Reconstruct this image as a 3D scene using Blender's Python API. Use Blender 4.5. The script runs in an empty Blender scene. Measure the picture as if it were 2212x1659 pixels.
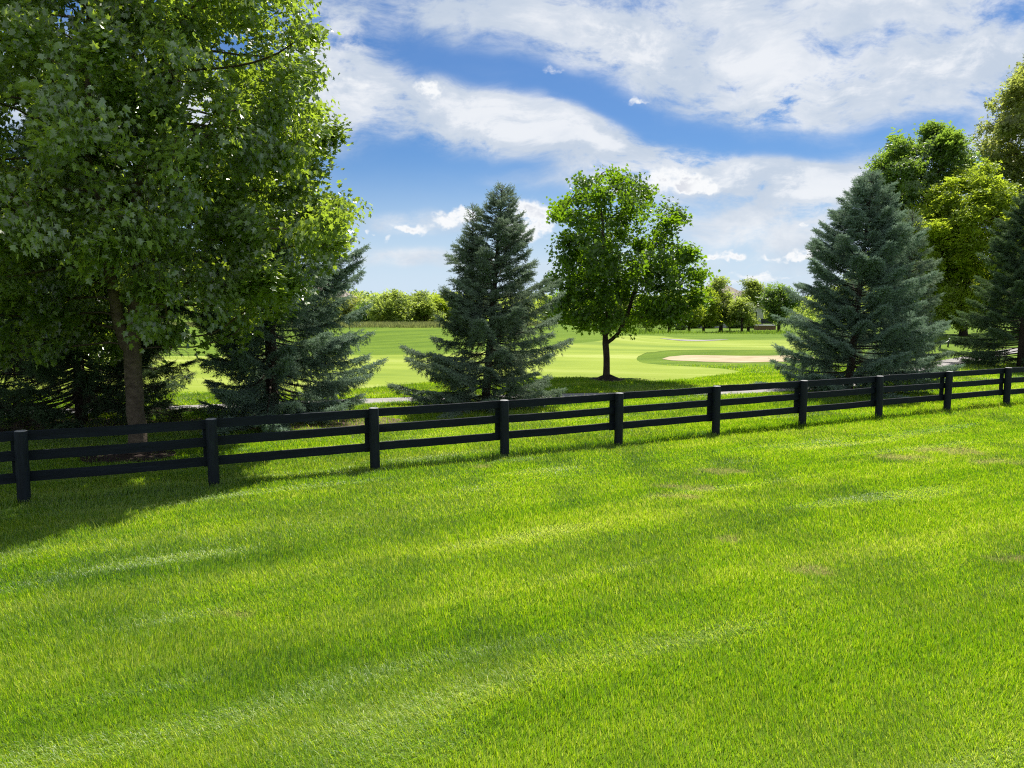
import bpy, bmesh, math, random
import numpy as np
from mathutils import Vector, Matrix
from mathutils.geometry import delaunay_2d_cdt

# ------------------------------------------------------------------ camera, sky, sun, exposure
scene = bpy.context.scene
C = scene.collection
FPX, CX, CY = 1661.0, 1106.0, 829.5            # focal length and centre, in pixels of a 2212 x 1659 view
PITCH, EYE = 0.109, 2.795
cam_d = bpy.data.cameras.new("camera")
cam = bpy.data.objects.new("camera", cam_d)
C.objects.link(cam)
cam.location = (0, 0, EYE)
cam.rotation_euler = (math.pi / 2 - PITCH, 0, 0)
cam_d.sensor_width = 36.0
cam_d.lens = 36.0 * FPX / 2212.0
cam_d.clip_start = 0.1
cam_d.clip_end = 4000
scene.camera = cam
scene.render.resolution_x, scene.render.resolution_y = 1024, 768
scene.view_settings.view_transform = 'Standard'
scene.view_settings.look = 'None'
scene.view_settings.gamma = 1.0
scene.view_settings.use_curve_mapping = False
scene.view_settings.exposure = 1.15
cy = scene.cycles
cy.max_bounces = 12
cy.diffuse_bounces = 8
cy.glossy_bounces = 2
cy.transmission_bounces = 8
cy.use_denoising = False
cy.filter_width = 1.15
cy.caustics_reflective = False
cy.caustics_refractive = False

SUN_EL, SUN_AZ = math.radians(60), math.radians(27)   # azimuth: to the right of straight ahead
sun_d = bpy.data.lights.new("sun", 'SUN')
sun_d.energy = 4.6
sun_d.angle = math.radians(0.5)
sun_d.color = (1.0, 0.95, 0.86)
sun = bpy.data.objects.new("sun", sun_d)
C.objects.link(sun)
sv = Vector((math.sin(SUN_AZ) * math.cos(SUN_EL), math.cos(SUN_AZ) * math.cos(SUN_EL), math.sin(SUN_EL)))
sun.rotation_euler = (-sv).to_track_quat('-Z', 'Y').to_euler()
sun.location = sv * 60


def ray(px, py):
    a = (px - CX) / FPX
    b = (CY - py) / FPX
    return np.array([a, math.cos(PITCH) + b * math.sin(PITCH), -math.sin(PITCH) + b * math.cos(PITCH)])


def at(px, py, Y):
    """point of a view ray at depth Y"""
    d = ray(px, py)
    return np.array([0, 0, EYE]) + d * (Y / d[1])


def build_world():
    w = bpy.data.worlds.new("World")
    scene.world = w
    w.use_nodes = True
    nt = w.node_tree
    N, L = nt.nodes, nt.links
    N.clear()
    out = N.new('ShaderNodeOutputWorld')
    bg = N.new('ShaderNodeBackground')
    bg.inputs['Strength'].default_value = 0.065
    sky = N.new('ShaderNodeTexSky')
    sky.sky_type = 'NISHITA'
    sky.sun_disc = False
    sky.sun_elevation = SUN_EL
    sky.sun_rotation = SUN_AZ
    sky.air_density = 1.0
    sky.dust_density = 0.6
    sky.ozone_density = 3.0
    tc = N.new('ShaderNodeTexCoord')
    sep = N.new('ShaderNodeSeparateXYZ')
    L.new(tc.outputs['Generated'], sep.inputs[0])

    def M(op, a, b=None, c=None, clamp=False):
        m = N.new('ShaderNodeMath')
        m.operation = op
        m.use_clamp = clamp
        for i, v in enumerate((a, b, c)):
            if v is None:
                continue
            if isinstance(v, (int, float)):
                m.inputs[i].default_value = v
            else:
                L.new(v, m.inputs[i])
        return m.outputs[0]

    def smooth(v, lo, hi, a=0.0, b=1.0):
        m = N.new('ShaderNodeMapRange')
        m.interpolation_type = 'SMOOTHSTEP'
        m.inputs['From Min'].default_value = lo
        m.inputs['From Max'].default_value = hi
        m.inputs['To Min'].default_value = a
        m.inputs['To Max'].default_value = b
        L.new(v, m.inputs['Value'])
        return m.outputs[0]

    # sky coordinates: tangent of the bearing, tangent of the elevation
    ya = M('MAXIMUM', M('ABSOLUTE', sep.outputs['Y']), 0.05)
    u = M('DIVIDE', sep.outputs['X'], ya)
    v = M('DIVIDE', sep.outputs['Z'], ya)
    comb = N.new('ShaderNodeCombineXYZ')
    L.new(u, comb.inputs[0])
    L.new(v, comb.inputs[1])

    def noise(vec, scale, detail, rough, sx=1, sy=1, rot=0, off=(0, 0, 0), dist=0.0):
        mp = N.new('ShaderNodeMapping')
        mp.inputs['Scale'].default_value = (sx, sy, 1)
        mp.inputs['Rotation'].default_value = (0, 0, rot)
        mp.inputs['Location'].default_value = off
        L.new(vec, mp.inputs['Vector'])
        n = N.new('ShaderNodeTexNoise')
        n.noise_dimensions = '2D'
        n.inputs['Scale'].default_value = scale
        n.inputs['Detail'].default_value = detail
        n.inputs['Roughness'].default_value = rough
        n.inputs['Distortion'].default_value = dist
        L.new(mp.outputs[0], n.inputs['Vector'])
        return n

    def warp(vec, scale, amt, sy=1.0):
        n = noise(vec, scale, 3, 0.6, 1, sy)
        s = N.new('ShaderNodeVectorMath')
        s.operation = 'SUBTRACT'
        L.new(n.outputs['Color'], s.inputs[0])
        s.inputs[1].default_value = (0.5, 0.5, 0.5)
        m = N.new('ShaderNodeVectorMath')
        m.operation = 'MULTIPLY_ADD'
        L.new(s.outputs[0], m.inputs[0])
        m.inputs[1].default_value = (amt, amt * 0.6, 0)
        L.new(vec, m.inputs[2])
        return m.outputs[0]

    def blob(vec, px, py, rx, ry, ang, amp, total):
        d = ray(px, py)
        mp = N.new('ShaderNodeMapping')
        mp.vector_type = 'TEXTURE'
        mp.inputs['Location'].default_value = (d[0] / d[1], d[2] / d[1], 0)
        mp.inputs['Rotation'].default_value = (0, 0, math.radians(-ang))
        mp.inputs['Scale'].default_value = (rx / FPX, ry / FPX, 1)
        L.new(vec, mp.inputs['Vector'])
        g = N.new('ShaderNodeTexGradient')
        g.gradient_type = 'SPHERICAL'
        L.new(mp.outputs[0], g.inputs[0])
        e = smooth(g.outputs['Fac'], 0.0, 0.75, 0.0, amp)
        return e if total is None else M('ADD', total, e)

    wv = warp(comb.outputs[0], 3.0, 0.14)
    # sheets of thin broken cloud
    sheets = [
        (1750, 60, 760, 190, 3, 1.0), (1560, 170, 500, 110, 14, 0.65), (1950, 190, 420, 95, -4, 0.75),
        (1120, 50, 430, 95, 8, 0.75), (1750, 225, 300, 60, 2, 0.4),
        (960, 250, 380, 95, 8, 0.95), (1260, 315, 400, 85, 17, 0.9), (1610, 370, 400, 62, 9, 0.85),
        (740, 110, 190, 120, 25, 0.8), (700, 260, 200, 90, 10, 0.6), (1300, 400, 260, 40, 6, 0.45),
        (1640, 480, 330, 120, -8, 0.62), (1930, 350, 260, 50, -6, 0.4), (1900, 480, 300, 120, 0, 0.5),
        (900, 480, 230, 40, 3, 0.55), (900, 560, 330, 34, 4, 0.62), (300, 250, 500, 200, 10, 0.8),
        (1450, 345, 330, 70, 14, 0.55), (1720, 385, 330, 62, 8, 0.5), (1120, 270, 330, 80, 12, 0.5), (760, 160, 230, 90, 15, 0.4), (1780, 440, 360, 110, -8, 0.35),
        (2400, 250, 500, 300, 0, 0.7), (-400, 200, 700, 250, 0, 0.6), (1500, -300, 900, 330, 0, 0.75),
        (400, -200, 700, 240, 20, 0.6), (2600, -150, 500, 250, 0, 0.6), (1600, 600, 700, 60, 0, 0.35)]
    tot = None
    for s in sheets:
        tot = blob(wv, *s[:5], s[5] * 1.2, tot)
    # thin cover everywhere, then unseen cloud overhead and behind, added to brighten shadows
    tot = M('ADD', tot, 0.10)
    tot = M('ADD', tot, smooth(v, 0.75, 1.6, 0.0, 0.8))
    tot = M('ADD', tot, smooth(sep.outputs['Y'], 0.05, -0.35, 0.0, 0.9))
    fb = noise(wv, 3.4, 9, 0.62, 1, 2.2, math.radians(-10), (3.1, 1.7, 0))
    fine = noise(wv, 16.0, 5, 0.62, 1, 1.7, math.radians(14), (0.3, 5.7, 0))
    streak = noise(wv, 6.0, 9, 0.68, 1, 3.0, math.radians(9), (1.3, 8.2, 0), 0.0)
    det = M('ADD', M('MULTIPLY_ADD', fb.outputs['Fac'], 1.9, -0.55), M('MULTIPLY_ADD', fine.outputs['Fac'], 1.2, -0.45))
    det = M('ADD', det, M('MULTIPLY_ADD', streak.outputs['Fac'], 2.0, -0.75))
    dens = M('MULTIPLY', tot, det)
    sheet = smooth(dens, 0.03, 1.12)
    # small cumulus with crisp tops and flat grey bases
    cw = warp(comb.outputs[0], 34.0, 0.045)
    cums = [(1460, 388, 100, 40, 6, 1.3), (1520, 408, 62, 22, 4, 1.1), (925, 195, 42, 24, 10, 1.0),
            (1145, 475, 80, 62, 0, 1.25), (1110, 520, 50, 20, 0, 0.9), (985, 470, 85, 30, -8, 1.15),
            (880, 490, 70, 16, 8, 0.9), (1568, 553, 60, 15, 2, 1.1), (1690, 560, 70, 14, -4, 0.9),
            (1740, 548, 50, 24, -8, 1.0), (840, 520, 22, 10, 0, 0.7), (1590, 588, 60, 9, 0, 0.6),
            (1660, 596, 90, 8, 0, 0.6), (1560, 612, 60, 12, 0, 0.8), (1640, 606, 46, 12, 0, 0.7),
            (1735, 488, 24, 9, 0, 0.7), (800, 500, 14, 8, 0, 0.6), (1375, 218, 46, 12, -4, 0.6),
            (1190, 150, 40, 14, 0, 0.5),
            (760, 180, 60, 20, 0, 0.5)]
    ct = None
    for s in cums:
        ct = blob(cw, *s, ct)
    cn = noise(comb.outputs[0], 34.0, 8, 0.66, 1, 1.4)
    cd = M('MULTIPLY', ct, M('MULTIPLY_ADD', cn.outputs['Fac'], 2.6, -0.6))
    cum = smooth(cd, 0.12, 0.80)
    # thickness makes the middle of the puffs and the thick sheets grey
    thick = smooth(cd, 0.75, 1.35)
    thick2 = smooth(dens, 1.15, 2.4)
    shade = noise(wv, 7.0, 5, 0.6, 1, 2.0, 0.2, (7.7, 0.4, 0))

    skyc = N.new('ShaderNodeMix')
    skyc.data_type = 'RGBA'
    skyc.blend_type = 'MULTIPLY'
    skyc.inputs[0].default_value = 1.0
    L.new(sky.outputs[0], skyc.inputs[6])
    skyc.inputs[7].default_value = (0.325, 0.49, 0.69, 1)
    # milky air low above the horizon
    hz = N.new('ShaderNodeMix')
    hz.data_type = 'RGBA'
    L.new(smooth(v, 0.19, 0.0, 0.0, 0.84), hz.inputs[0])
    L.new(skyc.outputs[2], hz.inputs[6])
    hz.inputs[7].default_value = (4.9, 5.85, 6.9, 1)

    def cloudcol(a, b, f):
        m = N.new('ShaderNodeMix')
        m.data_type = 'RGBA'
        L.new(f, m.inputs[0])
        m.inputs[6].default_value = a
        m.inputs[7].default_value = b
        return m.outputs[2]
    sh = cloudcol((4.1, 4.65, 5.4, 1), (6.25, 6.4, 6.6, 1), smooth(M('ADD', M('MULTIPLY', shade.outputs['Fac'], 1.0), M('MULTIPLY', thick2, 0.35)), 0.3, 0.85))
    cc = cloudcol((6.7, 6.8, 6.9, 1), (4.8, 5.0, 5.5, 1), M('MULTIPLY', thick, smooth(shade.outputs['Fac'], 0.35, 0.6)))
    m1 = N.new('ShaderNodeMix')
    m1.data_type = 'RGBA'
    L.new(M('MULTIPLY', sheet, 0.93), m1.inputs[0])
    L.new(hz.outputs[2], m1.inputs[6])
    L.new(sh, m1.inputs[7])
    m2 = N.new('ShaderNodeMix')
    m2.data_type = 'RGBA'
    L.new(M('MULTIPLY', cum, 0.96), m2.inputs[0])
    L.new(m1.outputs[2], m2.inputs[6])
    L.new(cc, m2.inputs[7])
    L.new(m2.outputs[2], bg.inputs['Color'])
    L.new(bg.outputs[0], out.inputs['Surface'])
    w.cycles.sampling_method = 'MANUAL'
    w.cycles.sample_map_resolution = 512


build_world()

rng = np.random.default_rng(7)


# ------------------------------------------------------------------ helpers
def tag(o, label=None, cat=None, group=None, kind=None):
    if label:
        o['label'] = label
    if cat:
        o['category'] = cat
    if group:
        o['group'] = group
    if kind:
        o['kind'] = kind
    return o


def thing(name, loc, label, cat, group=None, rz=0.0):
    o = bpy.data.objects.new(name, None)
    o.empty_display_size = 0.3
    C.objects.link(o)
    o.location = loc
    o.rotation_euler = (0, 0, rz)
    return tag(o, label, cat, group)


def link_mesh(name, me, mat, parent=None):
    o = bpy.data.objects.new(name, me)
    C.objects.link(o)
    if mat:
        me.materials.append(mat)
    if parent:
        o.parent = parent
    return o


def np_mesh(name, verts, loops, starts, mat, parent=None, attrs=None, smooth=False):
    """mesh from numpy arrays; attrs are per-face floats"""
    me = bpy.data.meshes.new(name)
    me.vertices.add(len(verts))
    me.vertices.foreach_set('co', np.ascontiguousarray(verts, dtype=np.float32).ravel())
    me.loops.add(len(loops))
    me.loops.foreach_set('vertex_index', np.ascontiguousarray(loops, dtype=np.int32))
    me.polygons.add(len(starts))
    me.polygons.foreach_set('loop_start', np.ascontiguousarray(starts, dtype=np.int32))
    if smooth:
        me.polygons.foreach_set('use_smooth', np.ones(len(starts), dtype=bool))
    if attrs:
        for k, a in attrs.items():
            at_ = me.attributes.new(k, 'FLOAT', 'FACE')
            at_.data.foreach_set('value', np.ascontiguousarray(a, dtype=np.float32))
    me.update(calc_edges=True)
    return link_mesh(name, me, mat, parent)


class MB:
    """gathers tubes, boxes and other shapes into one mesh"""
    def __init__(self):
        self.v, self.f = [], []

    def add(self, vs, fs):
        n = len(self.v)
        self.v += [tuple(p) for p in vs]
        self.f += [tuple(i + n for i in q) for q in fs]

    def box(self, c, s, rz=0.0):
        x, y, z = s[0] / 2, s[1] / 2, s[2] / 2
        co, si = math.cos(rz), math.sin(rz)
        vs = []
        for dz in (-z, z):
            for dx, dy in ((-x, -y), (x, -y), (x, y), (-x, y)):
                vs.append((c[0] + dx * co - dy * si, c[1] + dx * si + dy * co, c[2] + dz))
        self.add(vs, [(3, 2, 1, 0), (4, 5, 6, 7), (0, 1, 5, 4), (1, 2, 6, 5), (2, 3, 7, 6), (3, 0, 4, 7)])

    def tube(self, pts, rad, n=8, cap=True):
        pts = np.asarray(pts, float)
        m = len(pts)
        tan = np.gradient(pts, axis=0)
        tan /= np.linalg.norm(tan, axis=1)[:, None] + 1e-9
        ref = np.array([0.0, 0, 1]) if abs(tan[0][2]) < 0.8 else np.array([1.0, 0, 0])
        a = np.cross(tan, ref)
        a /= np.linalg.norm(a, axis=1)[:, None] + 1e-9
        b = np.cross(tan, a)
        th = np.arange(n) * 2 * math.pi / n
        ring = (a[:, None, :] * np.cos(th)[None, :, None] + b[:, None, :] * np.sin(th)[None, :, None])
        vs = pts[:, None, :] + ring * np.asarray(rad, float)[:, None, None]
        fs = []
        for i in range(m - 1):
            for k in range(n):
                k2 = (k + 1) % n
                fs.append((i * n + k, i * n + k2, (i + 1) * n + k2, (i + 1) * n + k))
        if cap:
            fs.append(tuple(range(n - 1, -1, -1)))
            fs.append(tuple((m - 1) * n + k for k in range(n)))
        self.add(vs.reshape(-1, 3), fs)

    def build(self, name, mat, parent=None, smooth=False):
        me = bpy.data.meshes.new(name)
        me.from_pydata(self.v, [], self.f)
        bm = bmesh.new()
        bm.from_mesh(me)
        bmesh.ops.recalc_face_normals(bm, faces=bm.faces)
        bm.to_mesh(me)
        bm.free()
        if smooth:
            me.polygons.foreach_set('use_smooth', np.ones(len(me.polygons), dtype=bool))
        me.update()
        return link_mesh(name, me, mat, parent)


def ss(x, a, b):
    t = np.clip((np.asarray(x, float) - a) / (b - a), 0, 1)
    return t * t * (3 - 2 * t)


_lat = np.random.default_rng(3).random((256, 256))


def vnoise(x, y, sc=1.0, off=0.0):
    """smooth 2-D value noise, 0..1"""
    x = np.asarray(x, float) * sc + off
    y = np.asarray(y, float) * sc + off * 1.7
    xi, yi = np.floor(x).astype(int), np.floor(y).astype(int)
    fx, fy = x - xi, y - yi
    fx, fy = fx * fx * (3 - 2 * fx), fy * fy * (3 - 2 * fy)
    g = lambda i, j: _lat[i % 256, j % 256]
    return ((g(xi, yi) * (1 - fx) + g(xi + 1, yi) * fx) * (1 - fy) + (g(xi, yi + 1) * (1 - fx) + g(xi + 1, yi + 1) * fx) * fy)


_lat3 = np.random.default_rng(4).random((64, 64, 64))


def vnoise3(p, sc, off=0.0):
    q = np.asarray(p, float) * sc + off
    i = np.floor(q).astype(int)
    f = q - i
    f = f * f * (3 - 2 * f)
    r = 0
    for a in (0, 1):
        for b in (0, 1):
            for c in (0, 1):
                w = (f[:, 0] if a else 1 - f[:, 0]) * (f[:, 1] if b else 1 - f[:, 1]) * (f[:, 2] if c else 1 - f[:, 2])
                r = r + w * _lat3[(i[:, 0] + a) % 64, (i[:, 1] + b) % 64, (i[:, 2] + c) % 64]
    return r


def inside(poly, x, y):
    poly = np.asarray(poly)
    r = np.zeros(len(x), bool)
    x1, y1 = poly[-1]
    for x2, y2 in poly:
        c = ((y2 > y) != (y1 > y)) & (x < (x1 - x2) * (y - y2) / (y1 - y2 + 1e-12) + x2)
        r ^= c
        x1, y1 = x2, y2
    return r


# ------------------------------------------------------------------ materials
def mat_new(name):
    m = bpy.data.materials.new(name)
    m.use_nodes = True
    m.node_tree.nodes.clear()
    return m, m.node_tree.nodes, m.node_tree.links


def ramp(N, stops):
    r = N.new('ShaderNodeValToRGB')
    e = r.color_ramp.elements
    while len(e) < len(stops):
        e.new(0.5)
    for i, (p, c) in enumerate(stops):
        e[i].position = p
        e[i].color = (*c, 1)
    return r


def n_noise(N, L, scale, detail=4, rough=0.55, mscale=None, rot=0.0, coord='Position', dim='3D'):
    if coord == 'Position':
        g = N.new('ShaderNodeNewGeometry').outputs['Position']
    else:
        g = N.new('ShaderNodeTexCoord').outputs['Object']
    if rot:
        r = N.new('ShaderNodeMapping')
        r.inputs['Rotation'].default_value = (0, 0, rot)
        L.new(g, r.inputs['Vector'])
        g = r.outputs[0]
    if mscale:
        mp = N.new('ShaderNodeMapping')
        mp.inputs['Scale'].default_value = mscale
        L.new(g, mp.inputs['Vector'])
        g = mp.outputs[0]
    n = N.new('ShaderNodeTexNoise')
    n.inputs['Scale'].default_value = scale
    n.inputs['Detail'].default_value = detail
    n.inputs['Roughness'].default_value = rough
    L.new(g, n.inputs['Vector'])
    return n.outputs['Fac']


def n_math(N, L, op, a, b):
    m = N.new('ShaderNodeMath')
    m.operation = op
    for i, v in enumerate((a, b)):
        if isinstance(v, (int, float)):
            m.inputs[i].default_value = v
        else:
            L.new(v, m.inputs[i])
    return m.outputs[0]


def n_mix(N, L, f, a, b, blend='MIX'):
    m = N.new('ShaderNodeMix')
    m.data_type = 'RGBA'
    m.blend_type = blend
    for i, v in ((0, f), (6, a), (7, b)):
        if isinstance(v, (int, float)):
            m.inputs[i].default_value = v
        elif isinstance(v, tuple):
            m.inputs[i].default_value = (*v, 1) if len(v) == 3 else v
        else:
            L.new(v, m.inputs[i])
    return m.outputs[2]


FENCE_A = 0.4577                                  # bearing of the fence (from +X)


def leaf_material(name, dark, light, trans, back=None, gloss=0.06, rough=0.38, tfac=0.45, nscale=0.8):
    m, N, L = mat_new(name)
    var = N.new('ShaderNodeAttribute')
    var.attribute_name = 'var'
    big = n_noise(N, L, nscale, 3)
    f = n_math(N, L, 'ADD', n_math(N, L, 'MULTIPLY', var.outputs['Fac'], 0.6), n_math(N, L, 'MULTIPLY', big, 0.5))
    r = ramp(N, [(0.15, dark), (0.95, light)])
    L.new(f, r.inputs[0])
    col = r.outputs[0]
    if back:
        geo = N.new('ShaderNodeNewGeometry')
        col = n_mix(N, L, geo.outputs['Backfacing'], col, n_mix(N, L, 0.6, col, back))
    tc_ = n_mix(N, L, f, tuple(c * 0.75 for c in trans), tuple(min(1, c * 1.25) for c in trans))
    d = N.new('ShaderNodeBsdfDiffuse')
    t = N.new('ShaderNodeBsdfTranslucent')
    g = N.new('ShaderNodeBsdfGlossy')
    g.inputs['Roughness'].default_value = rough
    g.inputs['Color'].default_value = (1, 1, 1, 1)
    L.new(col, d.inputs['Color'])
    L.new(tc_, t.inputs['Color'])
    mx = N.new('ShaderNodeMixShader')
    mx.inputs[0].default_value = tfac
    L.new(d.outputs[0], mx.inputs[1])
    L.new(t.outputs[0], mx.inputs[2])
    mg = N.new('ShaderNodeMixShader')
    mg.inputs[0].default_value = gloss
    L.new(mx.outputs[0], mg.inputs[1])
    L.new(g.outputs[0], mg.inputs[2])
    o = N.new('ShaderNodeOutputMaterial')
    L.new(mg.outputs[0], o.inputs['Surface'])
    return m


def plain(name, stops, scale, rough=0.8, detail=5, bump=0.0, bscale=None, mscale=None, coord='Object', spec=0.3):
    m, N, L = mat_new(name)
    f = n_noise(N, L, scale, detail, 0.6, mscale, 0, coord)
    r = ramp(N, stops)
    L.new(f, r.inputs[0])
    p = N.new('ShaderNodeBsdfPrincipled')
    p.inputs['Roughness'].default_value = rough
    p.inputs['Specular IOR Level'].default_value = spec
    L.new(r.outputs[0], p.inputs['Base Color'])
    if bump:
        b = N.new('ShaderNodeBump')
        b.inputs['Strength'].default_value = bump
        b.inputs['Distance'].default_value = 0.02
        L.new(n_noise(N, L, bscale or scale * 4, 5, 0.65, mscale, 0, coord), b.inputs['Height'])
        L.new(b.outputs[0], p.inputs['Normal'])
    o = N.new('ShaderNodeOutputMaterial')
    L.new(p.outputs[0], o.inputs['Surface'])
    return m


def turf_color(N, L, k=1.0):
    """broken mowing bands along the fence plus patches; shared by the blades and the soil sheet"""
    band = n_noise(N, L, 0.75, 3, 0.55, (0.12, 1.30, 1.0), FENCE_A * -0.95)
    patch = n_noise(N, L, 0.9, 4, 0.6)
    f = n_math(N, L, 'ADD', n_math(N, L, 'MULTIPLY', band, 0.85), n_math(N, L, 'MULTIPLY', patch, 0.22))
    return n_math(N, L, 'SUBTRACT', n_math(N, L, 'MULTIPLY', f, 1.7), 0.46)


def grass_material():
    m, N, L = mat_new('grass_blades')
    var = N.new('ShaderNodeAttribute')
    var.attribute_name = 'var'
    dry = N.new('ShaderNodeAttribute')
    dry.attribute_name = 'dry'
    tf = turf_color(N, L)
    f = n_math(N, L, 'ADD', n_math(N, L, 'MULTIPLY', tf, 0.70), n_math(N, L, 'MULTIPLY', var.outputs['Fac'], 0.62))
    r = ramp(N, [(0.25, (0.032, 0.092, 0.005)), (0.56, (0.105, 0.205, 0.007)), (0.80, (0.20, 0.29, 0.010)), (1.0, (0.32, 0.38, 0.09))])
    L.new(f, r.inputs[0])
    col = n_mix(N, L, dry.outputs['Fac'], r.outputs[0], (0.40, 0.31, 0.14))
    rt = ramp(N, [(0.25, (0.09, 0.25, 0.004)), (0.56, (0.27, 0.50, 0.005)), (0.80, (0.48, 0.64, 0.008)), (1.0, (0.66, 0.72, 0.10))])
    L.new(f, rt.inputs[0])
    tcol = n_mix(N, L, dry.outputs['Fac'], rt.outputs[0], (0.45, 0.36, 0.17))
    d = N.new('ShaderNodeBsdfDiffuse')
    t = N.new('ShaderNodeBsdfTranslucent')
    g = N.new('ShaderNodeBsdfGlossy')
    g.inputs['Roughness'].default_value = 0.5
    L.new(col, d.inputs['Color'])
    L.new(tcol, t.inputs['Color'])
    mx = N.new('ShaderNodeMixShader')
    mx.inputs[0].default_value = 0.5
    L.new(d.outputs[0], mx.inputs[1])
    L.new(t.outputs[0], mx.inputs[2])
    mg = N.new('ShaderNodeMixShader')
    mg.inputs[0].default_value = 0.045
    L.new(mx.outputs[0], mg.inputs[1])
    L.new(g.outputs[0], mg.inputs[2])
    o = N.new('ShaderNodeOutputMaterial')
    L.new(mg.outputs[0], o.inputs['Surface'])
    return m


def ground_material():
    """soil and thatch near the camera, rough turf farther off"""
    m, N, L = mat_new('turf')
    tf = turf_color(N, L)
    fine = n_noise(N, L, 14.0, 6, 0.75)
    f = n_math(N, L, 'ADD', n_math(N, L, 'MULTIPLY', tf, 0.7), n_math(N, L, 'MULTIPLY', fine, 0.45))
    r = ramp(N, [(0.25, (0.050, 0.100, 0.006)), (0.62, (0.098, 0.160, 0.010)), (0.95, (0.155, 0.210, 0.020))])
    L.new(f, r.inputs[0])
    p = N.new('ShaderNodeBsdfPrincipled')
    p.inputs['Roughness'].default_value = 0.9
    p.inputs['Specular IOR Level'].default_value = 0.1
    L.new(r.outputs[0], p.inputs['Base Color'])
    b = N.new('ShaderNodeBump')
    b.inputs['Strength'].default_value = 0.7
    b.inputs['Distance'].default_value = 0.05
    L.new(n_noise(N, L, 30.0, 4, 0.7), b.inputs['Height'])
    L.new(b.outputs[0], p.inputs['Normal'])
    o = N.new('ShaderNodeOutputMaterial')
    L.new(p.outputs[0], o.inputs['Surface'])
    return m


def fairway_material():
    m, N, L = mat_new('fairway_turf')
    st = n_noise(N, L, 1.0, 2, 0.5, (0.045, 0.42, 1.0), 0.30)
    st2 = n_noise(N, L, 1.0, 3, 0.6, (0.25, 3.2, 1.0), -0.1)
    pt = n_noise(N, L, 0.16, 4, 0.55)
    f = n_math(N, L, 'ADD', n_math(N, L, 'MULTIPLY', st, 0.55), n_math(N, L, 'MULTIPLY', st2, 0.2))
    f = n_math(N, L, 'ADD', f, n_math(N, L, 'MULTIPLY', pt, 0.32))
    r = ramp(N, [(0.38, (0.105, 0.162, 0.010)), (0.54, (0.175, 0.228, 0.018)), (0.68, (0.245, 0.285, 0.062))])
    L.new(f, r.inputs[0])
    p = N.new('ShaderNodeBsdfPrincipled')
    p.inputs['Roughness'].default_value = 0.85
    p.inputs['Specular IOR Level'].default_value = 0.15
    L.new(r.outputs[0], p.inputs['Base Color'])
    o = N.new('ShaderNodeOutputMaterial')
    L.new(p.outputs[0], o.inputs['Surface'])
    return m


M_GRASS = grass_material()
M_TURF = ground_material()
M_FAIR = fairway_material()
M_SAND = plain('bunker_sand', [(0.3, (0.27, 0.22, 0.14)), (0.75, (0.39, 0.335, 0.225))], 0.9, 0.95, 6, 0.6, 3.0, (1, 2.5, 1), 'Position', 0.05)
M_PATH = plain('path_concrete', [(0.3, (0.165, 0.155, 0.15)), (0.7, (0.26, 0.245, 0.235))], 1.6, 0.9, 7, 0.2, 30, None, 'Position', 0.2)
M_MULCH = plain('mulch', [(0.3, (0.012, 0.010, 0.010)), (0.75, (0.06, 0.042, 0.034))], 22, 0.95, 6, 1.0, 40, None, 'Position', 0.1)
M_SOIL = plain('bare_soil', [(0.3, (0.05, 0.035, 0.022)), (0.5, (0.11, 0.08, 0.05)), (0.8, (0.22, 0.17, 0.11))], 7, 0.95, 7, 1.0, 25, None, 'Position', 0.1)
M_BARK = plain('grey_bark', [(0.3, (0.048, 0.036, 0.028)), (0.7, (0.150, 0.118, 0.09))], 7, 0.9, 8, 1.0, 16, (1, 1, 1.5), 'Object', 0.15)
M_BARKD = plain('dark_bark', [(0.3, (0.028, 0.022, 0.018)), (0.7, (0.085, 0.066, 0.052))], 6, 0.9, 6, 0.8, 16, (1, 1, 0.3), 'Object', 0.15)
M_FENCE = plain('black_fence_stain', [(0.25, (0.003, 0.0055, 0.009)), (0.6, (0.006, 0.011, 0.018)), (0.9, (0.024, 0.030, 0.040))], 3.0, 0.7, 7, 0.5, 18, (0.5, 6, 6), 'Object', 0.2)
M_POST = plain('post_stain', [(0.25, (0.004, 0.0065, 0.010)), (0.6, (0.008, 0.013, 0.020)), (0.9, (0.026, 0.032, 0.041))], 5.0, 0.65, 7, 0.5, 16, (5, 5, 0.5), 'Object', 0.22)
M_ENDGRAIN = plain('weathered_end_grain', [(0.3, (0.10, 0.105, 0.11)), (0.7, (0.30, 0.30, 0.30))], 14, 0.8, 6, 0.4, 30)

M_MAPLE = leaf_material('maple_leaves', (0.036, 0.085, 0.018), (0.120, 0.190, 0.028), (0.36, 0.50, 0.03), (0.26, 0.33, 0.22), 0.065, 0.32, 0.45)
M_NORWAY = leaf_material('norway_maple_leaves', (0.024, 0.064, 0.009), (0.090, 0.165, 0.015), (0.22, 0.39, 0.010), None, 0.03, 0.4, 0.45)
M_YELLOW = leaf_material('yellow_green_leaves', (0.110, 0.180, 0.012), (0.24, 0.31, 0.030), (0.46, 0.58, 0.035), None, 0.02, 0.4, 0.52)
M_DEEP = leaf_material('deep_green_leaves', (0.040, 0.095, 0.022), (0.130, 0.200, 0.045), (0.27, 0.42, 0.04), None, 0.04, 0.4, 0.45)
M_OLIVE = leaf_material('olive_leaves', (0.095, 0.125, 0.030), (0.24, 0.265, 0.075), (0.42, 0.48, 0.08), None, 0.03, 0.4, 0.50)
M_FARLEAF = leaf_material('far_leaves', (0.090, 0.140, 0.026), (0.21, 0.265, 0.060), (0.44, 0.55, 0.08), None, 0.02, 0.45, 0.52)
M_BLUE = leaf_material('blue_spruce_needles', (0.072, 0.124, 0.094), (0.24, 0.340, 0.262), (0.19, 0.28, 0.16), None, 0.02, 0.5, 0.32, 1.2)
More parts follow.
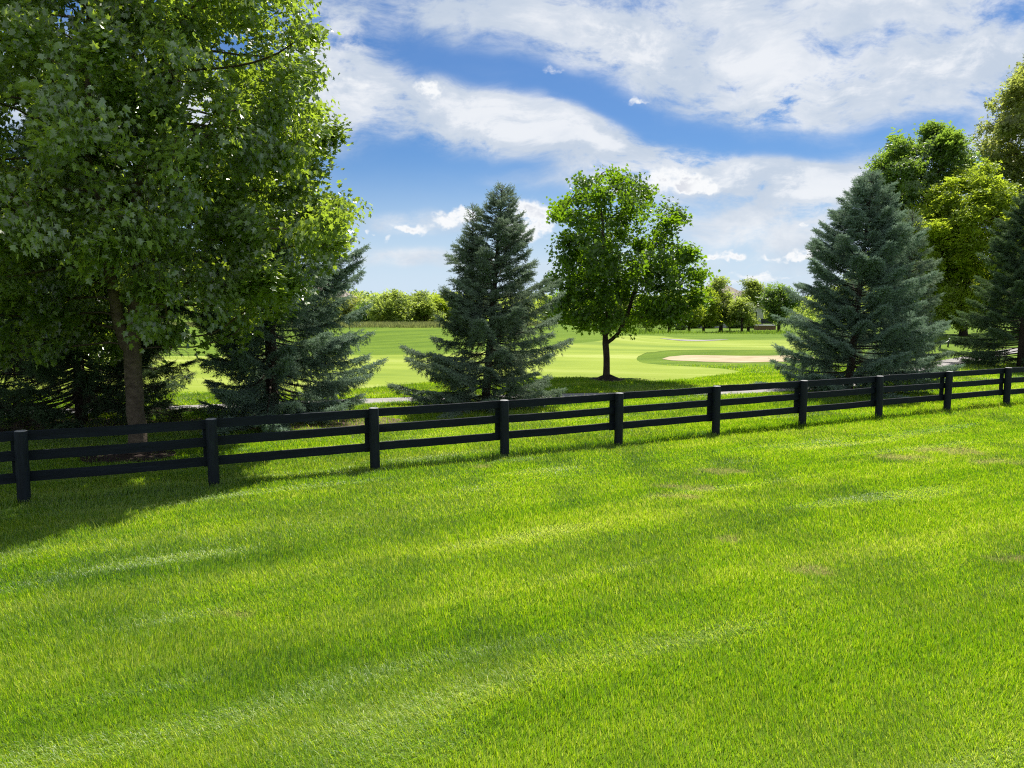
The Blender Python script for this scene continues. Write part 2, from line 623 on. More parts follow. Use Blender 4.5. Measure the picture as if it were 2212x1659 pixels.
M_GREY = leaf_material('grey_green_needles', (0.068, 0.110, 0.080), (0.22, 0.300, 0.215), (0.20, 0.27, 0.15), None, 0.02, 0.5, 0.32, 1.2)
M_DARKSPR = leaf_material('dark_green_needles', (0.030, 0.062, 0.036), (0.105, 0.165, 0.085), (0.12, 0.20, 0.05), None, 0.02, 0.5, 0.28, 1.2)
M_FESCUE = leaf_material('fescue', (0.10, 0.12, 0.035), (0.20, 0.205, 0.075), (0.24, 0.27, 0.08), None, 0.02, 0.5, 0.45, 0.4)
M_ROUGH = leaf_material('rough_blades', (0.060, 0.110, 0.014), (0.150, 0.200, 0.035), (0.22, 0.36, 0.03), None, 0.02, 0.5, 0.45, 0.4)
M_SHRUB = leaf_material('shrub_leaves', (0.03, 0.06, 0.03), (0.10, 0.15, 0.06), (0.15, 0.25, 0.04), None, 0.05, 0.4, 0.35)


# ------------------------------------------------------------------ terrain
def terrain(x, y):
    x = np.asarray(x, float)
    y = np.asarray(y, float)
    t = x / np.maximum(np.abs(y), 1.0)
    z = 0.85 * ss(y, 43, 57) * (1 - ss(x, 3.0, 11.0))                    # the mound left of the green
    z = z + 0.5 * ss(y, 30, 52) * ss(t, 0.40, 0.55)                       # rise to the trees on the right
    z = z - 0.80 * ss(y, 60, 88) * (1 - ss(t, 0.40, 0.52))                # the land falls away behind
    z = z + 0.26 * np.exp(-(((x - 10.5) / 5.0) ** 2) - ((y - 38.6) / 1.7) ** 2)      # back lip of the bunker
    z = z - 0.10 * np.exp(-(((x - 10.0) / 3.4) ** 2) - ((y - 35.6) / 1.5) ** 2)      # its floor
    z = z + 0.035 * (vnoise(x, y, 0.23, 5.3) - 0.5) * ss(y, 3, 9)
    return z


def gz(x, y):
    return float(terrain(np.array([x]), np.array([y]))[0])


def on_ground(px, py):
    d = ray(px, py)
    t = np.concatenate([np.arange(3, 60, 0.05), np.arange(60, 300, 0.25)])
    X, Y, Z = d[0] * t, d[1] * t, EYE + d[2] * t
    below = Z < terrain(X, Y)
    i = int(np.argmax(below)) if below.any() else len(t) - 1
    return np.array([X[i], Y[i]])


def build_ground():
    xs = np.concatenate([-np.geomspace(60, 1500, 16)[::-1], np.arange(-55, 75, 0.55), np.geomspace(78, 1500, 16)])
    ys = np.concatenate([-np.geomspace(12, 1500, 16)[::-1], np.arange(-8, 112, 0.55), np.geomspace(114, 1800, 20)])
    gx, gy = np.meshgrid(xs, ys)
    z = terrain(gx.ravel(), gy.ravel())
    v = np.stack([gx.ravel(), gy.ravel(), z], 1)
    nx, ny = len(xs), len(ys)
    i, j = np.meshgrid(np.arange(nx - 1), np.arange(ny - 1))
    a = (j * nx + i).ravel()
    q = np.stack([a, a + 1, a + nx + 1, a + nx], 1)
    o = np_mesh('ground', v, q.ravel(), np.arange(len(q)) * 4, M_TURF, smooth=True)
    tag(o, kind='structure')


def resample(pts, step, closed=True):
    p = np.asarray(pts, float)
    if closed:
        p = np.vstack([p, p[:1]])
    # Catmull-Rom through the points
    out = []
    n = len(p)
    for i in range(n - 1):
        p0 = p[i - 1] if i > 0 else (p[-2] if closed else p[0])
        p3 = p[i + 2] if i + 2 < n else (p[1] if closed else p[-1])
        p1, p2 = p[i], p[i + 1]
        m = max(1, int(np.linalg.norm(p2 - p1) / step))
        for k in range(m):
            t = k / m
            out.append(0.5 * ((2 * p1) + (-p0 + p2) * t + (2 * p0 - 5 * p1 + 4 * p2 - p3) * t * t + (-p0 + 3 * p1 - 3 * p2 + p3) * t ** 3))
    if not closed:
        out.append(p[-1])
    return np.array(out)


def sheet(name, poly, lift, mat, inner=0.7, label=None, jitter=0.0, zfun=None):
    poly = np.asarray(poly)
    lo, hi = poly.min(0), poly.max(0)
    gx, gy = np.meshgrid(np.arange(lo[0] + inner / 2, hi[0], inner), np.arange(lo[1] + inner / 2, hi[1], inner))
    g = np.stack([gx.ravel(), gy.ravel()], 1)
    g = g[inside(poly, g[:, 0], g[:, 1])]
    if len(g):
        d = np.full(len(g), 1e9)
        for k in range(0, len(poly)):
            d = np.minimum(d, ((g - poly[k]) ** 2).sum(1))
        g = g[d > (inner * 0.45) ** 2]
    allp = [Vector(p) for p in np.vstack([poly, g])]
    n = len(poly)
    vs, es, fs, *_ = delaunay_2d_cdt(allp, [(i, (i + 1) % n) for i in range(n)], [list(range(n))], 1, 1e-4)
    v2 = np.array([(p.x, p.y) for p in vs])
    z = terrain(v2[:, 0], v2[:, 1]) + lift
    if zfun:
        z = z + zfun(v2[:, 0], v2[:, 1])
    me = bpy.data.meshes.new(name)
    me.from_pydata(np.column_stack([v2, z]).tolist(), [], [tuple(f) for f in fs])
    bm = bmesh.new()
    bm.from_mesh(me)
    for f in bm.faces:
        f.normal_update()
        if f.normal.z < 0:
            f.normal_flip()
        f.smooth = True
    bm.to_mesh(me)
    bm.free()
    o = link_mesh(name, me, mat)
    tag(o, label=label, kind='structure')
    return o


build_ground()
fair_px = [(-500, 775), (0, 770), (420, 770), (700, 768), (860, 767), (1000, 763), (1170, 749), (1305, 735), (1376, 725), (1420, 726), (1470, 731),
           (1568, 736), (1675, 734), (1800, 734), (1850, 742), (1800, 754), (1675, 756), (1550, 756), (1440, 758), (1390, 765), (1375, 775),
           (1390, 785), (1440, 790), (1500, 793), (1560, 797), (1600, 803), (1560, 811), (1490, 820), (1415, 825), (1312, 819), (1170, 817),
           (950, 826), (830, 838), (700, 846), (400, 850), (0, 852), (-500, 856)]
FAIR = resample([on_ground(*p) for p in fair_px], 0.8)
sheet('fairway', FAIR, 0.012, M_FAIR, 0.9)
bunk_px = [(1430, 776), (1445, 771), (1480, 768), (1540, 768.5), (1600, 769.5), (1660, 769), (1720, 769), (1760, 773), (1730, 780), (1670, 782),
           (1610, 783.5), (1560, 783), (1500, 781), (1450, 779)]
BUNK = resample([on_ground(*p) for p in bunk_px], 0.5)
sheet('sand_bunker', BUNK, 0.014, M_SAND, 0.5)
PATHC = resample([(-26, 17.2), (-14, 18.6), (-8.3, 19.7), (-2.8, 21.3), (1.9, 22.3), (6, 23.0), (10, 24.6), (14, 28), (17.6, 32.2), (22.5, 36.6), (29, 42), (38, 50), (52, 60)], 0.6, False)
tn = np.gradient(PATHC, axis=0)
tn /= np.linalg.norm(tn, axis=1)[:, None]
nr = np.stack([-tn[:, 1], tn[:, 0]], 1)
PATH = np.vstack([PATHC + nr * 0.55, (PATHC - nr * 0.55)[::-1]])
sheet('cart_path', PATH, 0.016, M_PATH, 0.7)
farp = resample([on_ground(*p) for p in [(1425, 731.5), (1470, 734.0), (1520, 735), (1575, 734.0), (1520, 737.6), (1470, 736.6)]], 0.5)
sheet('far_path', farp, 0.03, M_PATH, 0.6)


def ring(cx, cyy, rx, ry, seed, n=40, amp=0.18):
    r = np.random.default_rng(seed)
    a = np.arange(n) * 2 * math.pi / n
    k = 1 + amp * sum(np.sin(a * j + r.random() * 6.28) / j for j in (2, 3, 5))
    return np.stack([cx + rx * k * np.cos(a), cyy + ry * k * np.sin(a)], 1)


MAPLE_X, MAPLE_Y = at(282, 985, 13.7)[0], 13.7
CENT_X, CENT_Y = on_ground(1312, 821)
MULCH1 = ring(CENT_X, CENT_Y - 0.1, 0.62, 0.75, 1)
MULCH2 = ring(MAPLE_X, MAPLE_Y - 0.1, 0.75, 0.7, 2)
SOIL1 = ring(at(610, 900, 17.6)[0], 17.3, 2.6, 1.25, 3)
SOIL2 = ring(at(150, 930, 17.0)[0], 16.6, 2.4, 1.3, 4)
SOIL3 = ring(at(1840, 845, 23.4)[0], 23.4, 1.6, 1.2, 5)
SOIL4 = ring(at(1045, 878, 20)[0], 20.1, 1.4, 0.9, 6)
sheet('mulch_bed', MULCH1, 0.02, M_MULCH, 0.12, zfun=lambda x, y: 0.20 * np.exp(-((x - CENT_X) ** 2 + (y - CENT_Y) ** 2) / 0.12))
sheet('mulch_bed', MULCH2, 0.02, M_MULCH, 0.12, zfun=lambda x, y: 0.06 * np.exp(-((x - MAPLE_X) ** 2 + (y - MAPLE_Y) ** 2) / 0.12))
for S in (SOIL1, SOIL2, SOIL3, SOIL4):
    sheet('bare_soil', S, 0.012, M_SOIL, 0.3)


# ------------------------------------------------------------------ grass
def blade_mesh(name, x, y, length, width, head, lean, var, dry, mat, label, zoff=0.0):
    n = len(x)
    z0 = terrain(x, y) + zoff
    b = np.stack([x, y, z0], 1)
    wa = rng.random(n) * math.pi
    wd = np.stack([np.cos(wa), np.sin(wa), np.zeros(n)], 1) * (width / 2)[:, None]
    hd = np.stack([np.cos(head), np.sin(head), np.zeros(n)], 1)
    up = np.array([0, 0, 1.0])
    s1 = length * 0.5
    mid = b + hd * (s1 * np.sin(lean * 0.5))[:, None] + up * (s1 * np.cos(lean * 0.5))[:, None]
    a2 = np.minimum(lean * 1.35, 1.75)
    tip = mid + hd * (s1 * np.sin(a2))[:, None] + up * (s1 * np.cos(a2))[:, None]
    v = np.stack([b - wd, b + wd, mid + wd * 0.8, mid - wd * 0.8, tip], 1).reshape(-1, 3)
    k = np.arange(n)[:, None] * 5
    loops = np.concatenate([k + [0, 1, 2, 3], k + [3, 2, 4]], 1).ravel()
    starts = (np.arange(n)[:, None] * 7 + [0, 4]).ravel()
    o = np_mesh(name, v, loops, starts, mat, None, {'var': np.repeat(var, 2), 'dry': np.repeat(dry, 2)})
    return tag(o, label, 'grass', kind='stuff')


def lawn():
    N0 = 2100000
    # density falls with distance while the blades widen
    u = rng.random(N0)
    p = 0.62
    ya, yb = 3.2, 33.0
    Y = (ya ** p + u * (yb ** p - ya ** p)) ** (1 / p)
    X = (rng.random(N0) * 2 - 1) * (0.70 * Y + 3.6)
    keep = np.ones(N0, bool)
    for poly, pr in ((FAIR, 1.0), (PATH, 1.0), (MULCH1, 1.0), (MULCH2, 0.9), (SOIL1, 0.8), (SOIL2, 0.85), (SOIL3, 0.7), (SOIL4, 0.6)):
        keep &= ~(inside(poly, X, Y) & (rng.random(N0) < pr))
    keep &= rng.random(N0) > ss(Y, 24, 33) * 0.9
    X, Y = X[keep], Y[keep]
    n = len(X)
    # wind and mower lie of the blades, in bands along the fence
    ca, sa = math.cos(FENCE_A * 0.95), math.sin(FENCE_A * 0.95)
    al, ac = X * ca + Y * sa, -X * sa + Y * ca
    band = vnoise(al * 0.12, ac * 1.1, 1.0, 2.2)
    sw = vnoise(X, Y, 0.8, 9.1)
    swirl = vnoise(X, Y, 2.1, 4.4)
    base_head = FENCE_A + math.pi * (0.9 + 0.9 * (sw - 0.5)) + (swirl - 0.5) * 2.4
    head = base_head + rng.normal(0, 1.0, n)
    flat = ss(vnoise(al * 0.22, ac * 2.3, 1.0, 31.0) * 0.6 + vnoise(al * 0.7, ac * 3.0, 1.0, 15.0) * 0.4, 0.60, 0.84)
    lean = np.clip(0.32 + 0.28 * band + 0.65 * flat + rng.normal(0, 0.22, n), 0.02, 1.45)
    dry = np.zeros(n)
    spots = [(1490, 1058, 0.38), (1465, 1075, 0.3), (1560, 1022, 0.42), (1772, 1237, 0.24), (2050, 975, 0.5), (1950, 990, 0.4), (2150, 1000, 0.4),
             (1570, 1168, 0.2), (2190, 1215, 0.2), (520, 1330, 0.15), (1040, 1010, 0.2)]
    for px, py, r in spots:
        c = on_ground(px, py)
        d = np.hypot((X - c[0]) / (r * 1.5), (Y - c[1]) / r) + 0.9 * (vnoise(X, Y, 5.0, 3.3) - 0.5)
        dry = np.maximum(dry, (1 - ss(d, 0.25, 1.0)) * 0.8)
    dry = np.clip(dry * (0.35 + 0.9 * rng.random(n)) + (rng.random(n) < 0.025) * 0.75 * rng.random(n), 0, 1)
    length = (0.050 + 0.022 * (vnoise(X, Y, 1.3, 22.0) - 0.3) + rng.normal(0, 0.010, n)) * (1 - 0.45 * (dry > 0.35))
    # the uncut fringe under the fence and the rough by the trees
    fx, fy = -6.70, 10.35
    dist = np.abs(-(X - fx) * math.sin(FENCE_A) + (Y - fy) * math.cos(FENCE_A))
    length *= 1 + 1.5 * np.exp(-(dist / 0.13) ** 2) * vnoise(X, Y, 3.0, 1.0)
    length *= 1 + 0.5 * ss(Y, 15, 19)
    length *= 1 + (rng.random(n) < 0.05) * 1.1 * rng.random(n)
    length = np.clip(length, 0.03, 0.2)
    width = 0.0037 * (np.maximum(Y, 4.5) / 4.5) ** 0.85 * (0.6 + 0.8 * rng.random(n))
    var = np.clip(rng.normal(0.46, 0.27, n) + (rng.random(n) < 0.06) * 0.5 + 0.38 * flat * rng.random(n), 0, 1)  # flattened blades paler: undersides, plus their sheen put into the colour
    blade_mesh('lawn_grass', X, Y, length, width, head, lean, var, dry, M_GRASS, 'bright green mown lawn grass on both sides of the dark fence')


lawn()


def fescue():
    n = 26000
    Y = 52 + 9 * rng.random(n)
    X = -26 + 29 * rng.random(n)
    k = (Y > 55.0 + 1.5 * vnoise(X, Y, 0.3, 2.0) + 2.5 * ss(X, -4, 3))
    X, Y = X[k], Y[k]
    n = len(X)
    blade_mesh('tall_fescue', X, Y, 0.22 + 0.14 * rng.random(n), 0.03 + 0.02 * rng.random(n), rng.random(n) * 6.28, 0.2 + 0.4 * rng.random(n), rng.random(n),
               np.zeros(n), M_FESCUE, 'brownish tall fescue along the top of the mound')
    n = 14000
    Y = 63 + 24 * rng.random(n) ** 0.8
    X = Y * (0.125 + 0.24 * rng.random(n))
    k = vnoise(X, Y, 0.25, 8.0) > 0.42
    X, Y = X[k], Y[k]
    n = len(X)
    blade_mesh('rough_grass', X, Y, (0.05 + 0.34 * rng.random(n) ** 3) * (0.5 + 1.0 * vnoise(X, Y, 0.35, 6.6)) * (1 + 0.7 * (X / Y < 0.2)), 0.030 + 0.02 * rng.random(n), rng.random(n) * 6.28, 0.25 + 0.5 * rng.random(n), rng.random(n) * 0.8,
               np.zeros(n), M_ROUGH, 'uncut rough grass under the far trees')


fescue()


# ------------------------------------------------------------------ fence
def build_fence():
    x0, y0 = -6.698, 10.348
    L0 = 2.44
    dx, dy = math.cos(FENCE_A), math.sin(FENCE_A)
    root = thing('board_fence', (x0, y0, gz(x0, y0)), 'long near-black three-board fence with thick round posts crossing the lawn', 'fence', None, FENCE_A)
    inv = Matrix.Translation(root.location) @ Matrix.Rotation(FENCE_A, 4, 'Z')
    inv = inv.inverted()
    HP = 1.023
    jit = np.random.default_rng(11)
    sp = [-2, -1, 0, 1, 2, 3, 4, 5, 6, 7, 8, 9, 10, 11, 12]
    off = {0: -0.015, 1: -0.005, 2: 0.055, 5: -0.03, 6: -0.02, 8: 0.03}
    pos = []
    for i in sp:
        s = i * L0 + off.get(i, 0.0)
        x, y = x0 + dx * s, y0 + dy * s
        pos.append((s, gz(x, y) - gz(x0, y0)))
    rot = jit.normal(0, 0.013, len(sp))
    for q, (s, z) in enumerate(pos):
        r = 0.083
        hp = HP + jit.normal(0, 0.006)
        m = MB()
        n = 20
        prof = [(-0.35, r), (0.3, r * 0.995), (0.7, r * 0.985), (hp - 0.018, r * 0.975), (hp - 0.006, r * 0.945)]
        pts = [(s + rot[q] * h, 0, z + h) for h, _ in prof]
        m.tube(pts, [p[1] for p in prof], n, cap=False)
        po = m.build('post', M_POST, root, True)
        c = MB()
        top = [(s + rot[q] * hp, 0, z + hp - 0.006), (s + rot[q] * hp, 0, z + hp + 0.001)]
        c.tube(top, [r * 0.945, r * 0.80], n, cap=True)
        c.build('end_grain', M_ENDGRAIN, po)
        # batten that clamps the boards on the far side
        b = MB()
        b.box((s - 0.055, 0.083 + 0.034 + 0.0145, z + 0.625), (0.14, 0.026, 0.70))
        b.build('batten', M_FENCE, root)
    for q in range(len(pos) - 1):
        (s1, z1), (s2, z2) = pos[q], pos[q + 1]
        for h0, h1 in ((0.868, 1.004), (0.592, 0.730), (0.290, 0.428)):
            m = MB()
            e1, e2 = jit.normal(0, 0.006, 2)
            a0, a1 = s1 + 0.002, s2 - 0.002
            t = 0.034
            n = 10
            vs = []
            for k in range(n + 1):
                f = k / n
                s = a0 + (a1 - a0) * f
                z = z1 + (z2 - z1) * f + e1 + (e2 - e1) * f - 0.007 * math.sin(f * 3.1416) * (q % 3) * 0.6 + jit.normal(0, 0.0016)
                ya = 0.083
                vs += [(s, ya, z + h0), (s, ya, z + h1 - 0.004), (s, ya + 0.004, z + h1), (s, ya + t - 0.004, z + h1), (s, ya + t, z + h1 - 0.004), (s, ya + t, z + h0)]
            fs = []
            for k in range(n):
                for j in range(6):
                    j2 = (j + 1) % 6
                    fs.append((k * 6 + j, k * 6 + j2, k * 6 + 6 + j2, k * 6 + 6 + j))
            fs.append((5, 4, 3, 2, 1, 0))
            fs.append(tuple(n * 6 + j for j in range(6)))
            m.add(vs, fs)
            m.build('rail', M_FENCE, root)


build_fence()


# ------------------------------------------------------------------ broadleaf trees
def maple_leaf():
    """two folded halves with pointed lobes; x across, y along, z up"""
    half = [(0, 0.0), (0.16, 0.02), (0.42, 0.10), (0.30, 0.32), (0.52, 0.62), (0.20, 0.60), (0, 1.0)]
    v, f = [], []
    for s in (1, -1):
        n0 = len(v)
        v += [(s * x, y, abs(x) * 0.28 - 0.10 * y * y) for x, y in half]
        idx = list(range(n0, n0 + len(half)))
        f.append(idx if s > 0 else idx[::-1])
    return np.array(v), f


def simple_leaf():
    v = [(0, 0, 0), (0.40, 0.45, 0.10), (0, 1.0, -0.12), (-0.40, 0.45, 0.10)]
    return np.array(v), [[0, 1, 2], [0, 2, 3]]


def cluster_leaf():
    """a sprig of three small leaves, for trees far off"""
    v, f = [], []
    for k, (ox, oy, a) in enumerate(((0, 0.1, 0.0), (0.1, 0, 1.1), (-0.1, 0, -1.2))):
        c, s = math.cos(a), math.sin(a)
        n0 = len(v)
        for x, y, z in ((0, 0, 0), (0.26, 0.35, 0.10), (0, 0.8, -0.15 + 0.2 * k), (-0.26, 0.35, 0.10)):
            v.append((ox + x * c + y * s, oy - x * s + y * c, z))
        f += [[n0, n0 + 1, n0 + 2], [n0, n0 + 2, n0 + 3]]
    return np.array(v), f


def scatter(tmpl, P, T, Nn, size):
    """copies of a leaf template at points P with tip direction T and normal Nn"""
    tv, tf = tmpl
    T = T / (np.linalg.norm(T, axis=1)[:, None] + 1e-9)
    Sd = np.cross(T, Nn)
    Sd /= np.linalg.norm(Sd, axis=1)[:, None] + 1e-9
    Nn = np.cross(Sd, T)
    n, m = len(P), len(tv)
    v = (P[:, None, :] + (Sd[:, None, :] * tv[None, :, 0:1] + T[:, None, :] * tv[None, :, 1:2] + Nn[:, None, :] * tv[None, :, 2:3]) * size[:, None, None]).reshape(-1, 3)
    ti = np.array(sum(tf, []))
    lens = [len(q) for q in tf]
    st = np.concatenate([[0], np.cumsum(lens)[:-1]])
    loops = (np.arange(n)[:, None] * m + ti[None, :]).ravel()
    starts = (np.arange(n)[:, None] * len(ti) + st[None, :]).ravel()
    return v, loops, starts, len(tf)


def colonise(att, nodes, parents, step, kill, iters, r):
    nodes = [np.array(p, float) for p in nodes]
    parents = list(parents)
    A = att.copy()
    arr = np.array(nodes)
    D = np.linalg.norm(A[:, None, :] - arr[None], axis=2)
    near = D.argmin(1)
    dist = D.min(1)
    alive = np.ones(len(A), bool)
    kids = {}
    for it in range(iters):
        ids = np.where(alive)[0]
        if len(ids) == 0:
            break
        arr = np.array(nodes)
        dirs = A[ids] - arr[near[ids]]
        dirs /= np.linalg.norm(dirs, axis=1)[:, None] + 1e-9
        acc = np.zeros((len(arr), 3))
        np.add.at(acc, near[ids], dirs)
        act = np.unique(near[ids])
        new = []
        for a in act:
            if kids.get(a, 0) >= 3:
                continue
            d = acc[a] + r.normal(0, 0.12, 3) + np.array([0, 0, 0.10])
            d /= np.linalg.norm(d) + 1e-9
            if parents[a] >= 0:
                pd = arr[a] - arr[parents[a]]
                pd /= np.linalg.norm(pd) + 1e-9
                d = d * 0.75 + pd * 0.25
                d /= np.linalg.norm(d) + 1e-9
            new.append(arr[a] + d * step)
            parents.append(int(a))
            kids[a] = kids.get(a, 0) + 1
        if not new:
            break
        base = len(nodes)
        nodes += new
        nd = np.linalg.norm(A[ids][:, None, :] - np.array(new)[None], axis=2)
        k = nd.argmin(1)
        mn = nd.min(1)
        upd = mn < dist[ids]
        near[ids[upd]] = base + k[upd]
        dist[ids[upd]] = mn[upd]
        alive[ids[dist[ids] < kill]] = False
    return np.array(nodes), np.array(parents)


def chains(nodes, parents):
    n = len(nodes)
    cnt = np.ones(n)
    for i in range(n - 1, 0, -1):
        if parents[i] >= 0:
            cnt[parents[i]] += cnt[i]
    ch = [[] for _ in range(n)]
    for i in range(n):
        if parents[i] >= 0:
            ch[parents[i]].append(i)
    out = []
    stack = [(0, -1)]
    while stack:
        s, fr = stack.pop()
        line = [fr, s] if fr >= 0 else [s]
        c = s
        while ch[c]:
            k = sorted(ch[c], key=lambda q: -cnt[q])
            for o in k[1:]:
                stack.append((o, c))
            c = k[0]
            line.append(c)
        out.append(line)
    return out, cnt


def broadleaf(name, label, cat, X, Y, prof, depth, trunk_r, n_att, n_leaf, leaf, lmat, bmat, seed, first=1.6, step=0.28, tmpl=None, clump=0.22,
              gap=0.42, gscale=0.7, shell=0.42, leaders=None, droop=0.35, group=None, twig=7, flare=1.35, base_sink=0.05, tipr=0.005, zg=None, light_tip=0.0, hollow=None):
    """prof: (height, left extent, right extent) rows of the crown outline about the trunk"""
    r = np.random.default_rng(seed)
    zg = gz(X, Y) if zg is None else zg
    root = thing(name, (X, Y, zg), label, cat, group)
    prof = np.array(prof, float)
    prof = prof[prof[:, 0].argsort()]
    H = prof[-1, 0]
    # attraction points through the crown, denser towards its skin
    need = n_att * 3
    h = prof[0, 0] + (prof[-1, 0] - prof[0, 0]) * r.random(need)
    l = np.interp(h, prof[:, 0], prof[:, 1])
    rr = np.interp(h, prof[:, 0], prof[:, 2])
    wgt = (l + rr) * (l + rr)
    k = r.random(need) < wgt / wgt.max()
    h, l, rr = h[k], l[k], rr[k]
    a = r.random(len(h)) * 2 * math.pi
    rho = r.random(len(h)) ** shell
    lump = 0.86 + 0.28 * vnoise(a * 1.4 + 10, h, 1.1, seed * 1.3)
    ex = np.where(np.cos(a) > 0, rr, l)
    x = np.cos(a) * ex * rho * lump
    y = np.sin(a) * depth * (l + rr) / 2 * rho * lump
    att = np.stack([x, y, h], 1)
    att = att[vnoise3(att, gscale, seed * 3.7) > gap][:n_att]
    if hollow:
        att = att[~((np.abs(att[:, 0] - 0.1) < hollow[0]) & (att[:, 2] < hollow[1] + 0.25 * np.abs(att[:, 0])))]
    # trunk and leaders
    nodes, par = [], []
    leaders = leaders or [[(0, 0, 0), (0.02, 0, first), (0.04, 0.02, H * 0.75)]]
    for li, ln in enumerate(leaders):
        ln = np.array(ln, float)
        seg = np.concatenate([[0], np.cumsum(np.linalg.norm(np.diff(ln, axis=0), axis=1))])
        m = max(2, int(seg[-1] / step))
        s = np.linspace(0, seg[-1], m + 1)
        p = np.stack([np.interp(s, seg, ln[:, j]) for j in range(3)], 1)
        p[1:, :2] += np.cumsum(r.normal(0, 0.012, (m, 2)), 0)
        if li == 0:
            nodes += list(p)
            par += [-1] + list(range(m))
        else:
            j = int(np.argmin([np.linalg.norm(q - p[0]) for q in nodes]))
            b = len(nodes)
            nodes += list(p[1:])
            par += [j] + list(range(b, b + m - 1))
    n_tr = len(nodes)
    # only nodes above the first limb may grow
    cand = np.array(nodes)
    lowmask = cand[:, 2] < first * 0.92
    nodes_g, par_g = colonise_from(att, cand, np.array(par), lowmask, step, step * 1.25, 90, r)
    lines, cnt = chains(nodes_g, par_g)
    p_ = math.log(trunk_r / tipr) / math.log(cnt[0])
    rad = tipr * cnt ** p_
    zz = nodes_g[:, 2]
    rad = rad * (1 + (flare - 1) * np.exp(-np.maximum(zz, 0) / 0.18) * (np.arange(len(zz)) < n_tr))
    trunk, limbs = MB(), MB()
    for ln in lines:
        pts = nodes_g[ln]
        rd = rad[ln].copy()
        if ln[0] == 0:
            pts = pts.copy()
            pts[0, 2] -= base_sink
            trunk.tube(pts, rd, 14)
        else:
            rd[0] = min(rd[0], rd[1] * 1.15)
            if rd[1] < 0.004 and len(ln) < 3 and H > 12:
                continue
            big = rd[1] > trunk_r * 0.45
            (trunk if big else limbs).tube(pts, rd, 10 if big else (6 if rd[1] > 0.02 else 4))
    trunk.build('trunk', bmat, root, True)
    if limbs.f:
        limbs.build('branches', bmat, root, True)
    # leaves about the twigs
    tw = np.where((cnt <= twig) & (np.arange(len(cnt)) >= n_tr) & (zz > prof[0, 0] - 0.3))[0]
    w = 1.0 / np.sqrt(cnt[tw]) * (0.12 + r.exponential(1.0, len(tw)))
    pick = r.choice(tw, n_leaf, p=w / w.sum())
    P = nodes_g[pick] + r.normal(0, 1, (n_leaf, 3)) * np.array([clump, clump, clump * 0.75])
    pd = nodes_g[pick] - nodes_g[np.maximum(par_g[pick], 0)]
    pd /= np.linalg.norm(pd, axis=1)[:, None] + 1e-9
    T = pd * 0.6 + r.normal(0, 0.45, (len(nodes_g), 3))[pick] + r.normal(0, 0.38, (n_leaf, 3)) + np.array([0, 0, -droop])
    spray = r.normal(0, 0.55, (len(nodes_g), 3))
    Nn = np.array([0, 0, 1.0]) * 0.9 + spray[pick] + r.normal(0, 0.28, (n_leaf, 3)) + pd * 0.2
    size = leaf * (0.7 + 0.55 * r.random(n_leaf))
    keep = vnoise3(P, gscale * 2.3, seed * 1.1 + 7) > gap * 0.62
    keep &= P[:, 2] > prof[0, 0] - 0.5
    if hollow:
        keep &= ~((np.abs(P[:, 0] - 0.1) < hollow[0] * (0.7 + 0.5 * r.random(n_leaf))) & (P[:, 2] < hollow[1] - 0.25 + 0.3 * r.random(n_leaf)))
    P, T, Nn, size = P[keep], T[keep], Nn[keep], size[keep]
    v, lo, st, nf = scatter(tmpl, P, T, Nn, size)
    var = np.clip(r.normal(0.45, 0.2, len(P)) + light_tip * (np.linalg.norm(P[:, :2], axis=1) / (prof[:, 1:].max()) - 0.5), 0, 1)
    np_mesh('crown', v, lo, st, lmat, root, {'var': np.repeat(var, nf)})
    return root


def colonise_from(att, nodes, par, lowmask, step, kill, iters, r):
    """as colonise, with the bare part of the trunk pushed out of reach while the crown grows"""
    nodes = np.array(nodes, float)
    fake = nodes.copy()
    fake[lowmask] += np.array([0, 0, -1000.0])
    n0 = len(nodes)
    out, p = colonise(att, fake, par, step, kill, iters, r)
    out[:n0] = nodes
    return out, p


def outline(px0, Y, rows):
    """pixel outline rows (y, left x, right x) -> (height above ground, left, right) about the trunk at pixel x px0"""
    X = at(px0, 700, Y)[0]
    zg = gz(X, Y)
    res = []
    for py, a, b in rows:
        p, q = at(a, py, Y), at(b, py, Y)
        res.append((p[2] - zg, X - p[0], q[0] - X))
    return X, res


LEAF_M, LEAF_S, LEAF_C = maple_leaf(), simple_leaf(), cluster_leaf()

# big maple at the left, behind the fence
X, pf = outline(282, 13.7, [(-380, 150, 400), (-250, -20, 540), (-110, -100, 620), (0, -140, 665), (90, -150, 680), (250, -150, 672), (320, -160, 705), (400, -160, 738), (500, -150, 735),
                            (570, -140, 712), (640, -120, 660), (690, -100, 600), (730, -60, 530), (775, 0, 430)])
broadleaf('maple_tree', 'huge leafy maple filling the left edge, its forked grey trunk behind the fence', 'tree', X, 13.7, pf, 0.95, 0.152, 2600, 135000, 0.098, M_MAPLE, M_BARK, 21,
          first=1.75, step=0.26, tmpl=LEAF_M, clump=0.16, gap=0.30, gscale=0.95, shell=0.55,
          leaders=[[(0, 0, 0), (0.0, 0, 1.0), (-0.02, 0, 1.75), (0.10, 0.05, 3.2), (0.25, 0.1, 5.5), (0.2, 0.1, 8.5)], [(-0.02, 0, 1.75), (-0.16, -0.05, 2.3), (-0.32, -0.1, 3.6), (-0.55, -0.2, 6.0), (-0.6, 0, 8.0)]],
          droop=0.6, twig=6, light_tip=0.8, hollow=(0.85, 2.95))

